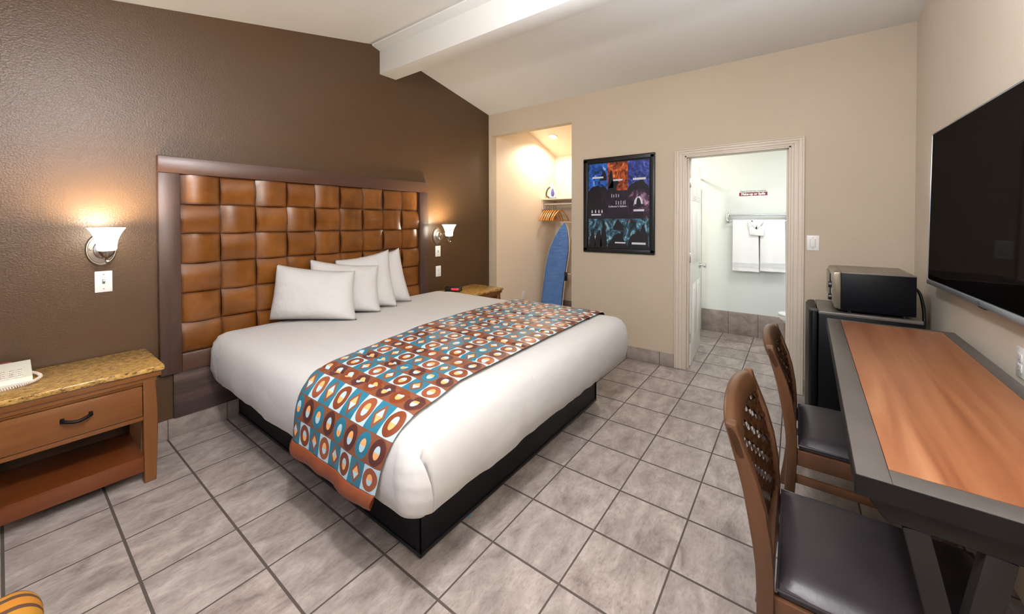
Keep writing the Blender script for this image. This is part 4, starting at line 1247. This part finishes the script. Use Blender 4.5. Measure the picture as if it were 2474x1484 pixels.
for z in (UZ0+.07, UZ0+.15):
    bm = new(); lathe(bm, [(0, -.0), (.022, -.0), (.02, -.016), (0, -.018)], (UX0+.07, UY1+.042, z), 'y', 20); put('dial', bm, M['black_plastic'], mo)
bm = new()
for x in (UX0+.05, UX1-.05):
    for y in (UY0+.04, UY1-.05): lathe(bm, [(0, -.019), (.014, -.019), (.012, .001), (0, .001)], (x, y, UZ0), 'z', 12)
put_each('microwave_foot', bm, M['black_plastic'], mo)
bm = new(); tube(bm, catmull([(-.33, -3.83, 1.02), (-.36, -3.868, 1.0), (-.42, -3.90, .965), (-.50, -3.905, .89), (-.53, -3.905, .80), (-.54, -3.905, .6), (-.54, -3.91, .4)], 8), .0085, 10)
put('power_cord', bm, M['black_plastic'], mo)

# ------------------------------------------------------------------ television
tv = thing('television', 'large black flat screen television mounted on beige wall above desk', 'television', (-.735, -3.877, 1.064), rz=PI+math.radians(.9))
# local: +x towards the camera, +y into the wall, z up; slight backward tilt
TL_, TH = 1.47, .856
tlt = Matrix.Rotation(math.radians(-.85), 3, 'X')
def tvput(name, bm, mat, par):
    bmesh.ops.rotate(bm, cent=(0, 0, 0), matrix=tlt, verts=bm.verts); return put(name, bm, mat, par, True)
bm = new(); box(bm, (.0, .004, 0), (TL_, .02, TH), .002); box(bm, (.2, .018, .12), (TL_-.2, .05, TH-.2), .008); back = tvput('back_shell', bm, M['black_plastic'], tv)
bm = new(); box(bm, (.006, .0015, .026), (TL_-.006, .0045, TH-.008)); tvput('screen', bm, M['tv_screen'], tv)
bm = new()
box(bm, (0, -.001, TH-.008), (TL_, .021, TH), .002); box(bm, (0, -.001, 0), (.005, .021, TH), .0015); box(bm, (TL_-.005, -.001, 0), (TL_, .021, TH), .0015)
tvput('bezel', bm, M['silver'], tv)
bm = new(); box(bm, (0, -.003, -.004), (TL_, .022, .024), .003); lb = tvput('lower_bezel', bm, M['silver'], tv)
bm = new()
for k in range(2): box(bm, (.74+k*.014, -.004, .005), (.744+k*.014, -.0028, .017))
box(bm, (.754, -.004, .005), (.764, -.0028, .008)); box(bm, (.74, -.004, .005), (.75, -.0028, .008))
tvput('badge', bm, M['desk_edge'], lb)
bm = new(); box(bm, (.72, .002, -.012), (.79, .016, -.003), .003); tvput('sensor', bm, M['black_plastic'], tv)
bm = new(); box(bm, (.45, .045, .25), (1.0, .066, .6), .004); tvput('wall_mount', bm, M['black_metal'], tv)

# ------------------------------------------------------------------ armchair (only one arm reaches the view)
ac = thing('armchair', 'gold and brown striped armchair on the tiles facing the bed', 'armchair', (-4.3, -2.4, 0))
def rollarm(bm, y0, y1):
    """Padded arm along x, its rounded end towards the bed; stripes run with the arm and down its end."""
    uvl = bm.loops.layers.uv.verify()
    yc_ = (y0+y1)/2; hw = abs(y1-y0)/2
    def sec(a):      # cross-section around the roll, -1..1
        t = a*PI*.62; return yc_+math.sin(t)*hw*1.05*(-1 if y1 < y0 else 1), .582+math.cos(t)*.07
    def f(u, v):
        y, z = sec(2*v-1)
        x = -4.71+.725*min(u/.7, 1)
        if u > .7:
            k = (u-.7)/.3*PI/2
            x = -3.985+.046*math.sin(k); y = yc_+(y-yc_)*(1-.5*(1-math.cos(k))); z -= .055*(1-math.cos(k))
        return Vector((x, y, z))
    grid(bm, 40, 24, f, lambda u, v: (u, v*5))
    bm2 = None
bm = new(); rollarm(bm, -1.93, -2.08)
put('arm', bm, M['stripes'], ac, sharp=180)
bm = new(); rollarm(bm, -2.58, -2.73); put('arm', bm, M['stripes'], ac, sharp=180)
bm = new(); box(bm, (-4.72, -2.04, .1), (-3.965, -1.91, .57), .02, 3); box(bm, (-4.72, -2.73, .1), (-3.965, -2.6, .57), .02, 3); box(bm, (-4.7, -2.62, .1), (-3.975, -2.02, .32), .02, 3)
put('arm_base', bm, M['stripes'], ac)
bm = new(); box(bm, (-4.62, -2.595, .32), (-3.97, -2.045, .46), .04, 4); put('seat_cushion', bm, M['stripes'], ac)
bm = new(); box(bm, (-4.86, -2.72, .1), (-4.68, -1.92, .95), .05, 4); put('backrest', bm, M['stripes'], ac)
for x in (-4.8, -4.02):
    for y in (-2.67, -1.97):
        bm = new(); box(bm, (x-.025, y-.025, 0), (x+.025, y+.025, .11), .004); put('leg', bm, M['black_plastic'], ac)

# ------------------------------------------------------------------ light
def point(name, loc, power, col, rad):
    l = bpy.data.lights.new(name, 'POINT'); l.energy = power; l.color = lin(col)[:3]; l.shadow_soft_size = rad
    o = bpy.data.objects.new(name, l); COL.objects.link(o); o.location = loc; return o
def area(name, loc, rot, sx, sy, power, col):
    l = bpy.data.lights.new(name, 'AREA'); l.shape = 'RECTANGLE'; l.size = sx; l.size_y = sy; l.energy = power; l.color = lin(col)[:3]
    o = bpy.data.objects.new(name, l); COL.objects.link(o); o.location = loc; o.rotation_euler = rot; return o
point('room_lamp', (-3.62, -2.76, 2.55), 112, '#fafaff', .07)
l = bpy.data.lights.new('ceiling_fill', 'SPOT'); l.energy = 450; l.spot_size = 2.5; l.spot_blend = .5; l.color = lin('#eef3ff')[:3]; l.shadow_soft_size = .12  # added uplight without a fixture, lifts the ceiling and the TV wall
o = bpy.data.objects.new('ceiling_fill', l); COL.objects.link(o); o.location = (-3.35, -3.68, 1.6); o.rotation_euler = (PI, 0, 0)
area('window_daylight', (XW-.12, -2.1, 1.45), (0, -PI/2, 0), 1.4, 2.1, 16, '#d6e4ff')
for nm, s in (('left', s1), ('right', s2)):
    p = s.location; point('sconce_bulb_'+nm, (p.x, -.2, p.z+.10), 22.0, '#ffecd0', .03)
l = bpy.data.lights.new('closet_downlight', 'SPOT'); l.energy = 62; l.spot_size = 2.7; l.spot_blend = .4; l.color = lin('#fff0da')[:3]; l.shadow_soft_size = .05
o = bpy.data.objects.new('closet_downlight', l); COL.objects.link(o); o.location = (1.10, -.345, zc(1.11)-.03); o.rotation_euler = (0, 0, 0)
area('bathroom_ceiling_light', (.42, -3.3, 2.38), (0, 0, 0), .5, .4, 15, '#fbfdff')
point('shower_lamp', (.62, -1.85, 2.25), 26, '#fff8ee', .08)

w = bpy.data.worlds.new('sky'); SC.world = w; w.use_nodes = True
w.node_tree.nodes['Background'].inputs['Color'].default_value = lin('#dfe8f5'); w.node_tree.nodes['Background'].inputs['Strength'].default_value = .6

SC.view_settings.view_transform = 'Standard'; SC.view_settings.look = 'None'
SC.view_settings.exposure = 0.2; SC.view_settings.gamma = 1.0
SC.cycles.max_bounces = 6; SC.cycles.diffuse_bounces = 4; SC.cycles.glossy_bounces = 3
SC.cycles.caustics_reflective = False; SC.cycles.caustics_refractive = False
SC.cycles.use_adaptive_sampling = True; SC.cycles.adaptive_threshold = .05; SC.cycles.time_limit = 1050; SC.cycles.use_denoising = True
